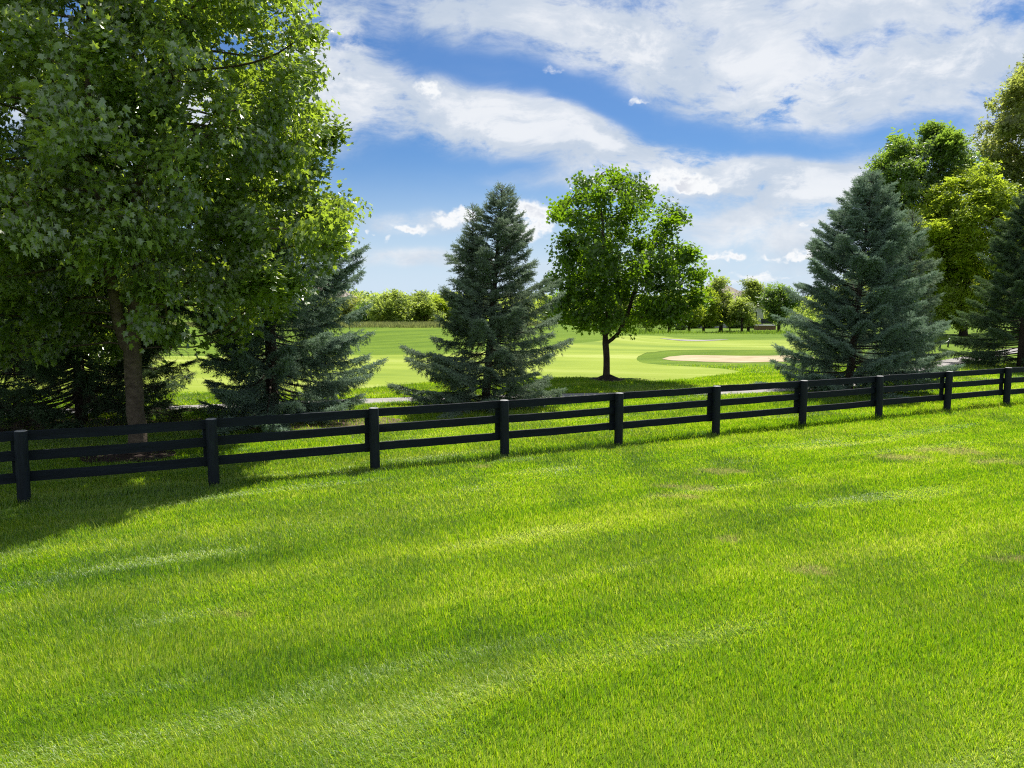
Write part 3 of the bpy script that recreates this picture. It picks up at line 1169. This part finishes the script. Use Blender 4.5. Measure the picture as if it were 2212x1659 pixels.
# young maple in the middle with a mulch ring
Xc, pf = outline(1312, CENT_Y, [(352, 1278, 1298), (372, 1248, 1345), (400, 1222, 1392), (440, 1196, 1440), (470, 1188, 1462), (500, 1200, 1440), (530, 1182, 1480), (552, 1160, 1520), (585, 1180, 1515),
                                (620, 1185, 1512), (655, 1195, 1510), (682, 1205, 1485), (700, 1220, 1430), (716, 1250, 1375)])
broadleaf('young_maple', 'round-crowned green maple on a bare trunk rising from a dark mulch ring', 'tree', Xc, CENT_Y, pf, 0.9, 0.112, 1300, 31000, 0.120, M_NORWAY, M_BARKD, 33,
          first=1.35, step=0.25, tmpl=LEAF_M, clump=0.17, gap=0.38, gscale=0.85, shell=0.5,
          leaders=[[(0, 0, 0), (-0.02, 0, 1.3), (-0.05, 0, 3.0), (-0.15, 0, 5.2), (-0.3, 0, 6.6)], [(0, 0, 1.25), (0.35, -0.1, 1.62), (0.62, -0.15, 2.1), (0.9, -0.2, 3.0), (1.25, 0, 4.2)],
                   [(0, 0, 1.55), (-0.4, 0.1, 1.9), (-1.1, 0.2, 2.3)], [(0, 0, 1.5), (0.2, 0.3, 2.0), (0.5, 0.7, 3.2)]],
          droop=0.4, twig=6, light_tip=0.3)


# ------------------------------------------------------------------ spruces
def spruce(name, label, X, Y, H, Rfun, nmat, seed, n_br=170, start=0.15, leaders=((0.0, 0.0, 1.0),), shoot=0.11, nn=9, needle=0.034, nw=0.014, dens=1.0, trunk_r=0.12,
           droop=1.0, dead=0, group=None, bare=0.22, asym=None):
    r = np.random.default_rng(seed)
    root = thing(name, (X, Y, gz(X, Y)), label, 'tree', group)
    trunk, wood, deadw = MB(), MB(), MB()
    S0, SD, SL, SV = [], [], [], []               # shoots: start, direction, length, age

    def add_shoots(p, d, l, age=0.6):
        SV.append(np.full(len(p), age))
        S0.append(p)
        SD.append(d)
        SL.append(l)

    up = np.array([0, 0, 1.0])
    for li, (ox, oy, hf) in enumerate(leaders):
        HL = H * hf
        tp = [(0 if li else 0, 0, -0.1)] if li == 0 else []
        z0 = 0.0 if li == 0 else HL * 0.35
        ks = np.linspace(z0, HL, 12)
        cv = [(ox * ss((k - H * 0.25) / H, 0, 0.4) if li else ox * k / H, oy * ss((k - H * 0.25) / H, 0, 0.4) if li else oy * k / H, k) for k in ks]
        cv = np.array([(float(a), float(b), float(c)) for a, b, c in cv])
        if li == 0:
            cv[0, 2] = -0.1
        rad = trunk_r * (1 - ks / HL) ** 0.9 * (0.6 if li else 1) + 0.006
        trunk.tube(cv, rad, 10)
        # leader shoots
        for q in range(10):
            h = HL - 0.05 * q
            add_shoots(np.array([[np.interp(h, cv[:, 2], cv[:, 0]), np.interp(h, cv[:, 2], cv[:, 1]), h - 0.08]]), np.array([[0, 0, 1.0]]), np.array([0.12]))
        nb = int(n_br * (1.0 if li == 0 else 0.45))
        for b in range(nb):
            f = (b + r.random()) / nb
            h = max(start, z0) + (HL - 0.12 - max(start, z0)) * (1 - (1 - f) ** 1.25)
            rel = h / HL
            a = b * 2.39996 + r.normal(0, 0.3)
            Lb = Rfun(rel if li == 0 else 0.45 + 0.55 * rel) * (0.72 + 0.42 * r.random()) * (1.0 if li == 0 else 0.85)
            Lb *= 0.62 + 0.76 * float(vnoise(np.array([math.cos(a) * 1.6 + 5]), np.array([math.sin(a) * 1.6 + h * 1.1]), 1.0, seed * 0.77)[0])
            if asym:
                Lb *= asym(a, rel)
            Lb = min(Lb, 1.04 * Rfun(min(rel, 0.95)) + 0.12) if not asym else min(Lb, 1.22 * Rfun(min(rel, 0.95)) + 0.15)
            if Lb < 0.08:
                continue
            base = np.array([np.interp(h, cv[:, 2], cv[:, 0]), np.interp(h, cv[:, 2], cv[:, 1]), h])
            out = np.array([math.cos(a), math.sin(a), 0.0])
            s0 = -0.42 * droop + 1.15 * rel ** 0.9 + r.normal(0, 0.10)
            s1 = 0.34 * droop - 0.20 * rel
            m = max(6, int(Lb / 0.09))
            t = np.linspace(0, 1, m)
            side = np.cross(up, out)
            wob = r.normal(0, 0.06)
            C3 = base + out * (Lb * t)[:, None] + up * (Lb * (s0 * t + s1 * t * t))[:, None] + side * (Lb * wob * t * t)[:, None]
            if C3[:, 2].min() < 0.06:
                C3[:, 2] = np.maximum(C3[:, 2], 0.06 + 0.1 * r.random())
            rb = 0.007 + 0.016 * (Lb / 2.5) 
            wood.tube(C3, rb * (1 - t) + 0.003, 5, cap=False)
            # branchlets
            tdir = np.gradient(C3, axis=0)
            tdir /= np.linalg.norm(tdir, axis=1)[:, None] + 1e-9
            nbl = max(5, int(Lb * 34 * dens))
            tb = bare * min(1, Lb / 1.2) + (1 - bare * min(1, Lb / 1.2)) * np.sqrt(r.random(nbl))
            for tt in tb:
                k = min(m - 1, int(tt * (m - 1)))
                p0 = C3[k] + (C3[min(k + 1, m - 1)] - C3[k]) * (tt * (m - 1) - k)
                sg = 1 if r.random() < 0.5 else -1
                hang = r.random() < 0.42 * droop * (1 - rel)
                sd = np.cross(up, tdir[k]) * sg
                ln = min(0.60, 0.45 * Lb) * (1.0 - tt) ** 0.55 * (0.55 + 0.6 * r.random()) + 0.08
                if hang:
                    d = tdir[k] * 0.35 + sd * 0.35 * r.random() - up * 0.95
                    ln *= 0.75
                else:
                    d = tdir[k] * 0.75 + sd * 0.85 + up * r.normal(0.02, 0.16)
                d /= np.linalg.norm(d)
                ns = max(1, int(ln / (shoot * 0.66)))
                q = (np.arange(ns)[:, None] + r.random((ns, 1)) * 0.3) * (ln / ns)
                sag = -0.5 * q * q / max(ln, 0.1) * 0.9
                pts = p0 + d * q + up * sag
                add_shoots(pts, np.repeat(d[None], ns, 0) + r.normal(0, 0.10, (ns, 3)) + up * (-0.25), np.full(ns, shoot), tt)
                # side sprigs
                if ns > 1:
                    dd = np.cross(d, up)
                    dd /= np.linalg.norm(dd) + 1e-9
                    sgn = np.where(np.arange(ns) % 2 == 0, 1, -1)[:, None]
                    add_shoots(pts, d * 0.7 + dd * sgn * 0.75 + r.normal(0, 0.2, (ns, 3)), np.full(ns, shoot * 0.9), tt)
                    add_shoots(pts, d * 0.7 - dd * sgn * 0.75 + r.normal(0, 0.25, (ns, 3)) - up * 0.1, np.full(ns, shoot * 0.8), tt - 0.1)
            add_shoots(C3[-3:], tdir[-3:] + up * 0.15, np.full(3, shoot * 1.1), 1.2)
    for k in range(dead):
        h = 0.25 + 2.4 * r.random()
        a = r.random() * 6.28
        Lb = Rfun(h / H) * (0.7 + 0.4 * r.random())
        t = np.linspace(0, 1, 9)
        out = np.array([math.cos(a), math.sin(a), 0])
        C3 = np.array([0, 0, h]) + out * (Lb * t)[:, None] + up * (Lb * (-0.30 * t + 0.12 * t * t))[:, None]
        C3[:, 2] = np.maximum(C3[:, 2], 0.05)
        deadw.tube(C3, 0.016 * (1 - t) + 0.003, 5, cap=False)
        for q in range(34):
            tt = 0.2 + 0.8 * r.random()
            p0 = np.array([np.interp(tt, t, C3[:, j]) for j in range(3)])
            sd = np.cross(up, out) * (1 if q % 2 else -1)
            d = out * 0.6 + sd * (0.4 + 0.5 * r.random()) - up * (0.1 + 0.5 * r.random())
            ln = 0.25 + 0.45 * r.random() * (1.1 - tt)
            tw = np.array([p0, p0 + d * ln * 0.5, p0 + d * ln - up * 0.08 * ln])
            deadw.tube(tw, [0.005, 0.004, 0.002], 3, cap=False)
            for z in range(3):
                p1 = p0 + d * ln * (0.3 + 0.2 * z)
                d2 = d * 0.5 + r.normal(0, 0.5, 3) - up * 0.3
                deadw.tube(np.array([p1, p1 + d2 * 0.10, p1 + d2 * 0.22]), [0.003, 0.0025, 0.0015], 3, cap=False)
    S0, SD, SL = np.vstack(S0), np.vstack(SD), np.concatenate(SL)
    SD /= np.linalg.norm(SD, axis=1)[:, None] + 1e-9
    ns = len(S0)
    # needles: slim triangles all round each shoot
    tt = np.tile((np.arange(nn) + 0.5) / nn, (ns, 1)) + r.normal(0, 0.03, (ns, nn))
    ref = np.where(np.abs(SD[:, 2:3]) < 0.9, np.array([[0, 0, 1.0]]), np.array([[1.0, 0, 0]]))
    A = np.cross(SD, ref)
    A /= np.linalg.norm(A, axis=1)[:, None]
    B = np.cross(SD, A)
    th = np.arange(nn)[None] * 2.4 + r.random((ns, 1)) * 6.28
    rad = A[:, None] * np.cos(th)[..., None] + B[:, None] * np.sin(th)[..., None]
    tang = -A[:, None] * np.sin(th)[..., None] + B[:, None] * np.cos(th)[..., None]
    base = S0[:, None] + SD[:, None] * (tt * SL[:, None])[..., None]
    tip = base + (rad * 0.78 + SD[:, None] * 0.62) * needle * (0.8 + 0.4 * r.random((ns, nn, 1)))
    w = (rad * 0.35 + tang) * nw * 0.5
    v = np.stack([base - w, base + w, tip], 2).reshape(-1, 3)
    nt = ns * nn
    loops = np.arange(nt * 3)
    starts = np.arange(nt) * 3
    var = np.clip(r.normal(0.08, 0.14, ns) + 0.62 * np.concatenate(SV), 0, 1)
    trunk.build('trunk', M_BARKD, root, True)
    wood.build('branches', M_BARKD, root, True)
    if deadw.f:
        deadw.build('dead_branches', M_BARKD, root, True)
    np_mesh('needles', v, loops, starts, nmat, root, {'var': np.repeat(var, nn)})
    print(name, 'shoots', ns, 'needles', nt)
    return root


def taper(R, p=0.85, skirt=0.06):
    return lambda q: R * max(0.0, (1 - q)) ** p * (0.75 + 0.25 * min(1.0, q / skirt))


Xs = at(1048, 878, 20.0)[0]
spruce('spruce_tree', 'two-topped blue-grey spruce behind the fence, left of the mulched maple', Xs, 20.0, 5.72, taper(2.15, 0.76), M_GREY, 41, 165, 0.15,
       ((0.46, 0.0, 1.0), (-0.30, 0.1, 0.92)), dens=1.45, droop=1.1, bare=0.15,
       asym=lambda a, q: 1 + 0.16 * max(0, math.cos(a)) * math.exp(-((q - 0.30) / 0.10) ** 2) + 0.10 * max(0, -math.cos(a)) * math.exp(-((q - 0.14) / 0.07) ** 2) + 0.15 * max(0, -math.cos(a)) * math.exp(-((q - 0.42) / 0.06) ** 2))
Xs = at(1832, 845, 23.2)[0]
spruce('spruce_tree', 'big broad blue spruce behind the fence at the right', Xs, 23.2, 6.55, taper(2.85, 0.82), M_BLUE, 42, 215, 0.3, ((0.42, 0.0, 1.0),), dens=1.5, droop=0.95, bare=0.2)
Xs = at(1952, 820, 26.5)[0]
spruce('spruce_tree', 'grey-green spruce half hidden behind the right side of the big blue spruce', Xs, 26.5, 5.85, taper(1.62, 0.8), M_GREY, 43, 130, 0.3, nn=8, dens=1.3, droop=0.85)
Xs = at(590, 897, 18.3)[0]
spruce('spruce_tree', 'tall drooping blue-green spruce partly hidden behind the big left maple', Xs, 18.3, 8.6, taper(3.05, 0.95), M_BLUE, 44, 300, 0.2, dens=1.35, droop=1.25, bare=0.15, trunk_r=0.15,
       asym=lambda a, q: 1 - 0.42 * max(0, -math.cos(a)) * (1 - float(ss(q, 0.15, 0.4))))
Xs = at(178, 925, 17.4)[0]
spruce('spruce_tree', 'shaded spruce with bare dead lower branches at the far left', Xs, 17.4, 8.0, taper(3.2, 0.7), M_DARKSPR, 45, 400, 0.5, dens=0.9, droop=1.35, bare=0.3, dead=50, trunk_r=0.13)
Xs = at(2205, 790, 32.0)[0]
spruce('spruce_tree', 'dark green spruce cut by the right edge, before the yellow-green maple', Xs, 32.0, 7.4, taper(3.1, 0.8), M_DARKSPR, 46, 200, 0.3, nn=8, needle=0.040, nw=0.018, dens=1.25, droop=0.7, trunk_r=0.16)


# ------------------------------------------------------------------ trees farther off
def far_tree(name, label, cat, px, Y, rows, lmat, seed, n_leaf, leaf, trunk_r, group=None, n_att=260, first=1.6, gap=0.40, tm=None, clump=0.34, depth=0.9, bmat=None, step=0.4, tipr=0.008, twig=5, gscale=0.5):
    X, pf = outline(px, Y, rows)
    return broadleaf(name, label, cat, X, Y, pf, depth, trunk_r, n_att, n_leaf, leaf, lmat, bmat or M_BARKD, seed, first=first, step=step, tmpl=tm or LEAF_C, clump=clump,
                     gap=gap, gscale=gscale, droop=0.2, group=group, tipr=tipr, twig=twig)


far_tree('maple_tree', 'bright yellow-green maple between the big blue spruce and the dark spruce at the right edge', 'tree', 2082, 50.0,
         [(362, 2075, 2110), (390, 2040, 2160), (430, 1992, 2210), (470, 1970, 2240), (520, 1960, 2255), (570, 1968, 2250), (620, 2010, 2215), (660, 1995, 2200), (690, 2010, 2170), (703, 2030, 2140)],
         M_YELLOW, 51, 52000, 0.19, 0.22, n_att=1100, first=1.6, gap=0.20, step=0.42, clump=0.30)
far_tree('broadleaf_tree', 'tall deep green tree rising behind the big blue spruce', 'tree', 1985, 54.0,
         [(272, 1985, 2005), (295, 1945, 2050), (330, 1905, 2085), (380, 1890, 2080), (430, 1882, 2085), (480, 1880, 2085), (540, 1890, 2080), (600, 1905, 2060), (650, 1925, 2040)],
         M_DEEP, 52, 36000, 0.22, 0.22, n_att=850, first=2.4, gap=0.36, step=0.45, clump=0.32)
far_tree('broadleaf_tree', 'tallest olive-tinted tree cut by the upper right edge', 'tree', 2260, 57.0,
         [(105, 2250, 2290), (150, 2185, 2330), (210, 2140, 2370), (270, 2128, 2390), (330, 2126, 2400), (390, 2130, 2400), (450, 2150, 2380), (540, 2180, 2340), (620, 2210, 2310)],
         M_OLIVE, 53, 34000, 0.24, 0.28, n_att=850, first=3.0, gap=0.40, step=0.5, clump=0.36)

G1 = 'small trees along the far edge of the golf course'
far_tree('small_tree', 'tallest pale green tree in the far row right of the young maple', 'tree', 1557.5, 86.0,
         [(603, 1550, 1566), (620, 1535, 1578), (645, 1526, 1588), (665, 1524, 1590), (685, 1530, 1585), (698, 1540, 1575)], M_FARLEAF, 61, 9000, 0.19, 0.20, G1)
far_tree('small_tree', 'yellowish tree in the far row just right of the young maple crown', 'tree', 1520, 84.0,
         [(625, 1505, 1530), (640, 1492, 1540), (660, 1486, 1546), (680, 1490, 1544), (697, 1500, 1535)], M_YELLOW, 62, 7500, 0.18, 0.14, G1)
far_tree('small_tree', 'low round light green tree in the far row, second from the right', 'tree', 1602.5, 84.0,
         [(647, 1595, 1612), (660, 1585, 1620), (675, 1583, 1622), (690, 1588, 1618), (698, 1595, 1610)], M_FARLEAF, 63, 5500, 0.18, 0.12, G1)
far_tree('small_tree', 'slender pale tree at the right end of the far row', 'tree', 1617, 87.0,
         [(611, 1618, 1634), (628, 1608, 1646), (650, 1604, 1652), (672, 1604, 1652), (690, 1608, 1645), (698, 1612, 1632)], M_FARLEAF, 64, 7000, 0.18, 0.15, G1)
far_tree('small_tree', 'thin young tree between two thicker ones in the far row', 'tree', 1577, 90.0,
         [(650, 1570, 1586), (668, 1562, 1592), (684, 1564, 1590), (694, 1570, 1584)], M_YELLOW, 65, 3000, 0.18, 0.07, G1)
far_tree('small_tree', 'dark green tree at the left edge of the big blue spruce', 'tree', 1683, 80.0,
         [(606, 1678, 1690), (625, 1666, 1704), (645, 1658, 1714), (670, 1655, 1716), (695, 1660, 1710)], M_DEEP, 66, 8000, 0.20, 0.16, G1, first=1.2)
k = 0
for px, Y, top, hw, m, lab in ((1489, 82, 640, 32, M_YELLOW, 'yellow-tinted tree low behind the right side of the young maple'), (1446, 80, 632, 30, M_FARLEAF, 'small tree seen under the right limbs of the young maple'),
                               (1397, 80, 636, 34, M_FARLEAF, 'small tree standing in rough grass under the young maple crown'), (1351, 88, 634, 30, M_OLIVE, 'small olive tree right behind the young maple trunk'),
                               (1331, 90, 640, 24, M_FARLEAF, 'thin far tree just right of the young maple trunk'), (1287, 90, 636, 32, M_OLIVE, 'small olive tree left of the young maple trunk'),
                               (1240, 92, 642, 34, M_FARLEAF, 'far tree between the two-topped spruce and the young maple'), (1190, 92, 640, 32, M_YELLOW, 'yellowish far tree behind the right edge of the two-topped spruce')):
    k += 1
    far_tree('small_tree', lab, 'tree', px, Y, [(top, px - 8, px + 8), (top + 18, px - hw * 0.8, px + hw * 0.8), (top + 36, px - hw, px + hw), (top + 52, px - hw * 0.9, px + hw * 0.9), (top + 62, px - hw * 0.5, px + hw * 0.5)],
             m, 70 + k, 5000, 0.19, 0.14, G1)
G2 = 'bushy trees beyond the fescue mound'
for k, (px, Y, top, hw, m, lab) in enumerate(((845, 72, 634, 42, M_FARLEAF, 'round bushy tree nearest the left spruce beyond the mound'), (805, 76, 648, 36, M_DEEP, 'dark bushy tree behind the edge of the left spruce'),
                                              (878, 78, 652, 26, M_YELLOW, 'small yellowish bush in the dip between two bushy trees'), (915, 74, 640, 36, M_FARLEAF, 'bushy tree left of the two-topped spruce beyond the mound'),
                                              (960, 76, 646, 40, M_YELLOW, 'yellow bushy tree glimpsed through the two-topped spruce'), (1010, 80, 640, 40, M_FARLEAF, 'bushy tree hidden behind the two-topped spruce'),
                                              (755, 80, 645, 40, M_OLIVE, 'olive bushy tree glimpsed through the left spruce'), (690, 78, 640, 46, M_FARLEAF, 'bushy tree behind the trunk of the left spruce'),
                                              (1110, 82, 650, 40, M_FARLEAF, 'bushy tree behind the right branches of the two-topped spruce'))):
    far_tree('bushy_tree', lab, 'tree', px, Y, [(top, px - 10, px + 10), (top + 14, px - hw * 0.8, px + hw * 0.8), (top + 34, px - hw, px + hw), (top + 55, px - hw, px + hw), (top + 70, px - hw * 0.8, px + hw * 0.8)],
             m, 90 + k, 7500, 0.20, 0.10, G2, first=0.5, gap=0.30)


def far_woods():
    r = np.random.default_rng(77)
    n = 60000
    t = -0.95 + 2.1 * r.random(n)
    Y = 118 + 60 * r.random(n)
    X = t * Y
    top = 2.2 + 1.5 * vnoise(X, Y * 0.3, 0.16, 3.0) + 0.9 * vnoise(X, Y * 0.3, 0.6, 9.0) + 7.0 * ss(t, 0.36, 0.5) + 5.0 * ss(-t, 0.28, 0.4)
    P = np.stack([X, Y, terrain(X, Y) + top * r.random(n) ** 0.7], 1)
    v, lo, st, nf = scatter(LEAF_C, P, r.normal(0, 1, (n, 3)), r.normal(0, 0.6, (n, 3)) + [0, 0, 0.9], 0.42 + 0.3 * r.random(n))
    tag(np_mesh('far_woods', v, lo, st, M_FARLEAF, None, {'var': np.repeat(r.random(n) * 0.8, nf)}), 'low line of woods along the horizon', 'woods', kind='stuff')


far_woods()

# ------------------------------------------------------------------ houses and yard things far off
M_WALL = plain('pale_siding', [(0.3, (0.42, 0.42, 0.41)), (0.7, (0.54, 0.54, 0.52))], 3, 0.8, 4, 0.3, 8, (0.2, 0.2, 12))
M_ROOF = plain('brown_shingles', [(0.3, (0.13, 0.11, 0.095)), (0.7, (0.25, 0.215, 0.185))], 4, 0.9, 5, 0.5, 10, (2, 2, 8))
M_TRIM = plain('white_trim', [(0.3, (0.62, 0.62, 0.61)), (0.7, (0.72, 0.72, 0.71))], 3, 0.6)
M_PANE = plain('dark_glass', [(0.3, (0.015, 0.02, 0.025)), (0.7, (0.03, 0.04, 0.05))], 2, 0.12, spec=0.6)
M_BRICK = plain('brown_brick', [(0.3, (0.13, 0.075, 0.055)), (0.7, (0.24, 0.15, 0.115))], 6, 0.9, 5, 0.5, 20, (1, 1, 3))
M_DARK = plain('dark_cover', [(0.3, (0.012, 0.016, 0.02)), (0.7, (0.035, 0.04, 0.048))], 4, 0.6)
M_GREYW = plain('grey_stone', [(0.3, (0.22, 0.23, 0.25)), (0.7, (0.34, 0.35, 0.37))], 2, 0.85)


def house(label, px0, px1, Y, wall_h, ridge_h, rz, win, gables=(), wmat=None, chimney=None, deep=9.0):
    a, b = at(px0, 705, Y), at(px1, 705, Y)
    w = abs(b[0] - a[0])
    cx = (a[0] + b[0]) / 2
    z = gz(cx, Y)
    root = thing('house', (cx, Y + deep / 2, z), label, 'house', None, rz)
    m = MB()
    m.box((0, 0, wall_h / 2 - 0.3), (w, deep, wall_h + 0.6))
    m.build('wall', wmat or M_WALL, root)
    r = MB()
    e = 0.45
    W2, D2 = w / 2 + e, deep / 2 + e
    hip = min(deep / 2, w / 2) * 0.9
    r.add([(-W2, -D2, wall_h), (W2, -D2, wall_h), (W2, D2, wall_h), (-W2, D2, wall_h), (-W2 + hip, 0, ridge_h), (W2 - hip, 0, ridge_h),
           (-W2, -D2, wall_h + 0.16), (W2, -D2, wall_h + 0.16), (W2, D2, wall_h + 0.16), (-W2, D2, wall_h + 0.16)],
          [(3, 2, 1, 0), (0, 1, 7, 6), (1, 2, 8, 7), (2, 3, 9, 8), (3, 0, 6, 9), (6, 7, 5, 4), (8, 9, 4, 5), (7, 8, 5), (9, 6, 4)])
    for gx, gw, gh in gables:
        r.add([(gx - gw / 2, -D2 - 0.3, wall_h + 0.2), (gx + gw / 2, -D2 - 0.3, wall_h + 0.2), (gx, -D2 - 0.3, gh), (gx - gw / 2, 0.4, wall_h + 0.2), (gx + gw / 2, 0.4, wall_h + 0.2), (gx, 0.4, gh)],
              [(0, 1, 2), (5, 4, 3), (0, 2, 5, 3), (2, 1, 4, 5), (1, 0, 3, 4)])
    rf = r.build('roof', M_ROOF, root)
    if chimney is not None:
        c = MB()
        c.box((chimney, 0.6, ridge_h - 0.2), (0.9, 0.7, 1.8))
        c.box((chimney, 0.6, ridge_h + 0.75), (1.05, 0.85, 0.14))
        c.build('chimney', M_BRICK, rf)
    for wx, wz, ww, wh in win:
        f = MB()
        yy = -deep / 2 - 0.03
        t = 0.09
        f.box((wx, yy, wz + wh / 2), (ww + 2 * t, 0.10, t))
        f.box((wx, yy, wz - wh / 2), (ww + 2 * t, 0.10, t))
        f.box((wx - ww / 2 - t / 2, yy, wz), (t, 0.10, wh - t))
        f.box((wx + ww / 2 + t / 2, yy, wz), (t, 0.10, wh - t))
        f.box((wx, yy - 0.003, wz), (0.05, 0.09, wh - t))
        fo = f.build('window', M_TRIM, root)
        p = MB()
        p.box((wx, yy + 0.012, wz), (ww, 0.03, wh))
        p.build('pane', M_PANE, fo)
    return root


house('pale house with a brown hipped roof behind the far row of trees', 1488, 1648, 100, 2.7, 5.6, 0.0,
      [(-3.6, 1.4, 1.3, 1.5), (-1.7, 1.4, 1.3, 1.5), (0.4, 1.5, 1.0, 1.2), (3.2, 1.4, 1.6, 1.4)], gables=((-2.0, 3.2, 5.0), (2.6, 3.6, 4.8)), chimney=None)
house('grey house glimpsed between the big blue spruce and the dark right-hand spruce', 2012, 2100, 74, 2.9, 4.8, -0.1, [(-1.5, 1.5, 1.2, 1.3), (1.4, 1.5, 1.2, 1.3)], wmat=M_GREYW)
house('brown-roofed house glimpsed through the tall left spruce', 590, 740, 105, 3.0, 5.4, 0.05, [(-3, 1.5, 1.3, 1.4), (0, 1.5, 1.3, 1.4), (3, 1.5, 1.3, 1.4)])


def hedge(label, px, Y, w, h, seed, group=None):
    X = at(px, 705, Y)[0]
    r = np.random.default_rng(seed)
    root = thing('hedge_shrub', (X, Y, gz(X, Y)), label, 'shrub', group)
    n = 1400
    P = r.normal(0, 1, (n, 3))
    P /= np.linalg.norm(P, axis=1)[:, None]
    P *= (r.random(n) ** 0.35)[:, None] * np.array([w / 2, 0.6, h / 2])
    P[:, 2] += h / 2
    v, lo, st, nf = scatter(LEAF_C, P, r.normal(0, 1, (n, 3)) + [0, 0, 0.3], r.normal(0, 0.6, (n, 3)) + [0, 0, 1], np.full(n, 0.20))
    np_mesh('foliage', v, lo, st, M_SHRUB, root, {'var': np.repeat(r.random(n), nf)})
    m = MB()
    m.tube([(0, 0, -0.05), (0.02, 0, h * 0.3), (0.05, 0.02, h * 0.6)], [0.05, 0.04, 0.02], 6)
    m.build('stem', M_BARKD, root)


for px, w, lab in ((1500, 1.6, 'dark shrub at the left corner of the pale house'), (1530, 1.9, 'dark shrub under the left windows of the pale house'), (1586, 2.0, 'dark shrub against the middle of the pale house'),
                   (1612, 1.7, 'dark shrub near the right end of the pale house wall'), (1632, 1.3, 'leafy shrub left of the brick planter')):
    hedge(lab, px, 97.5, w, 0.95, int(px))

# brick planter with its seat back, right of the house
Xp, Yp = at(1652, 708, 93)[0], 93.0
t = thing('brick_planter', (Xp, Yp, gz(Xp, Yp)), 'low brown brick planter wall beside the left edge of the big blue spruce', 'planter')
m = MB()
m.box((0, 0, 0.20), (2.2, 1.4, 0.6))
m.build('wall', M_BRICK, t)
m = MB()
m.box((0, 0, 0.54), (2.32, 1.52, 0.08))
m.build('coping', M_GREYW, t)
Xp, Yp = at(1658, 704, 95.5)[0], 95.5
t = thing('patio_bench', (Xp, Yp, gz(Xp, Yp)), 'dark patio bench standing behind the brick planter', 'bench')
m = MB()
m.box((0, 0, 0.62), (1.5, 0.5, 0.08))
m.build('seat', M_DARK, t)
m = MB()
m.box((0, 0.24, 0.98), (1.5, 0.06, 0.60))
m.build('backrest', M_DARK, t)
for sx in (-0.65, 0.65):
    m = MB()
    m.box((sx, 0, 0.28), (0.07, 0.45, 0.60))
    m.build('leg', M_DARK, t)

# covered grill and a white chair on the patio
Xp, Yp = at(1470, 706, 92)[0], 92.0
t = thing('covered_grill', (Xp, Yp, gz(Xp, Yp)), 'dark covered grill on the patio left of the pale house', 'grill')
m = MB()
m.tube([(0, 0, 0.0), (0, 0, 0.5), (0, 0, 0.95), (0, 0, 1.12), (0, 0, 1.2)], [0.62, 0.60, 0.62, 0.5, 0.2], 12)
m.build('cover', M_DARK, t, True)
m = MB()
m.box((0.72, 0, 0.86), (0.5, 0.5, 0.05))
m.build('side_shelf', M_DARK, t)
Xp, Yp = at(1486, 703, 93)[0], 93.0
t = thing('patio_chair', (Xp, Yp, gz(Xp, Yp)), 'white patio chair with tilted back beside the covered grill', 'chair')
m = MB()
m.box((0, 0, 0.45), (0.6, 0.6, 0.06))
m.build('seat', M_TRIM, t)
m = MB()
m.add([(-0.3, 0.28, 0.48), (0.3, 0.28, 0.48), (0.3, 0.50, 1.15), (-0.3, 0.50, 1.15), (-0.3, 0.33, 0.48), (0.3, 0.33, 0.48), (0.3, 0.55, 1.15), (-0.3, 0.55, 1.15)],
      [(0, 1, 2, 3), (7, 6, 5, 4), (0, 4, 5, 1), (3, 2, 6, 7), (0, 3, 7, 4), (1, 5, 6, 2)])
m.build('backrest', M_TRIM, t)
for sx in (-0.26, 0.26):
    for sy in (-0.26, 0.26):
        m = MB()
        m.box((sx, sy, 0.21), (0.05, 0.05, 0.42))
        m.build('leg', M_TRIM, t)

# low dark picket railing seen under the young maple
Xp, Yp = at(1385, 708, 96)[0], 96.0
t = thing('picket_railing', (Xp, Yp, gz(Xp, Yp)), 'low dark picket railing far behind the young maple trunk', 'railing')
m = MB()
m.box((0, 0, 0.95), (7.0, 0.06, 0.07))
m.build('top_rail', M_DARK, t)
m = MB()
m.box((0, 0, 0.15), (7.0, 0.05, 0.06))
m.build('bottom_rail', M_DARK, t)
for i in range(24):
    m = MB()
    m.box((-3.45 + i * 0.3, 0, 0.55), (0.05, 0.04, 0.74))
    m.build('picket', M_DARK, t)

# leaning rope stakes beside the cart path
sx1, sy1 = on_ground(2047, 750)
sx2, sy2 = on_ground(2029, 757)
M_ROPE = plain('pale_rope', [(0.3, (0.55, 0.55, 0.5)), (0.7, (0.7, 0.7, 0.65))], 8, 0.8)
for x_, y_, lab in ((sx1, sy1, 'thin dark leaning stake on the grass beyond the cart path'), (sx2, sy2, 'second dark stake at the edge of the grey-green spruce')):
    t = thing('rope_stake', (x_, y_, gz(x_, y_)), lab, 'stake')
    m = MB()
    m.tube([(0, 0, -0.1), (0.03, 0, 0.2), (0.07, 0, 0.42)], [0.045, 0.04, 0.035], 8)
    m.build('shaft', M_DARK, t, True)
    m = MB()
    m.tube([(0.07, 0, 0.42), (0.08, 0, 0.47)], [0.05, 0.03], 8)
    m.build('cap', M_TRIM, t, True)
z1, z2 = gz(sx1, sy1), gz(sx2, sy2)
m = MB()
s = np.linspace(0, 1, 9)
m.tube(np.stack([sx1 + 0.04 + (sx2 - sx1) * s, sy1 + (sy2 - sy1) * s, z1 + 0.36 + (z2 - z1) * s - 0.2 * s * (1 - s)], 1), np.full(9, 0.014), 5)
tag(m.build('rope', M_ROPE), 'pale rope strung between the two dark stakes', 'rope')
print('built', len(bpy.data.objects))
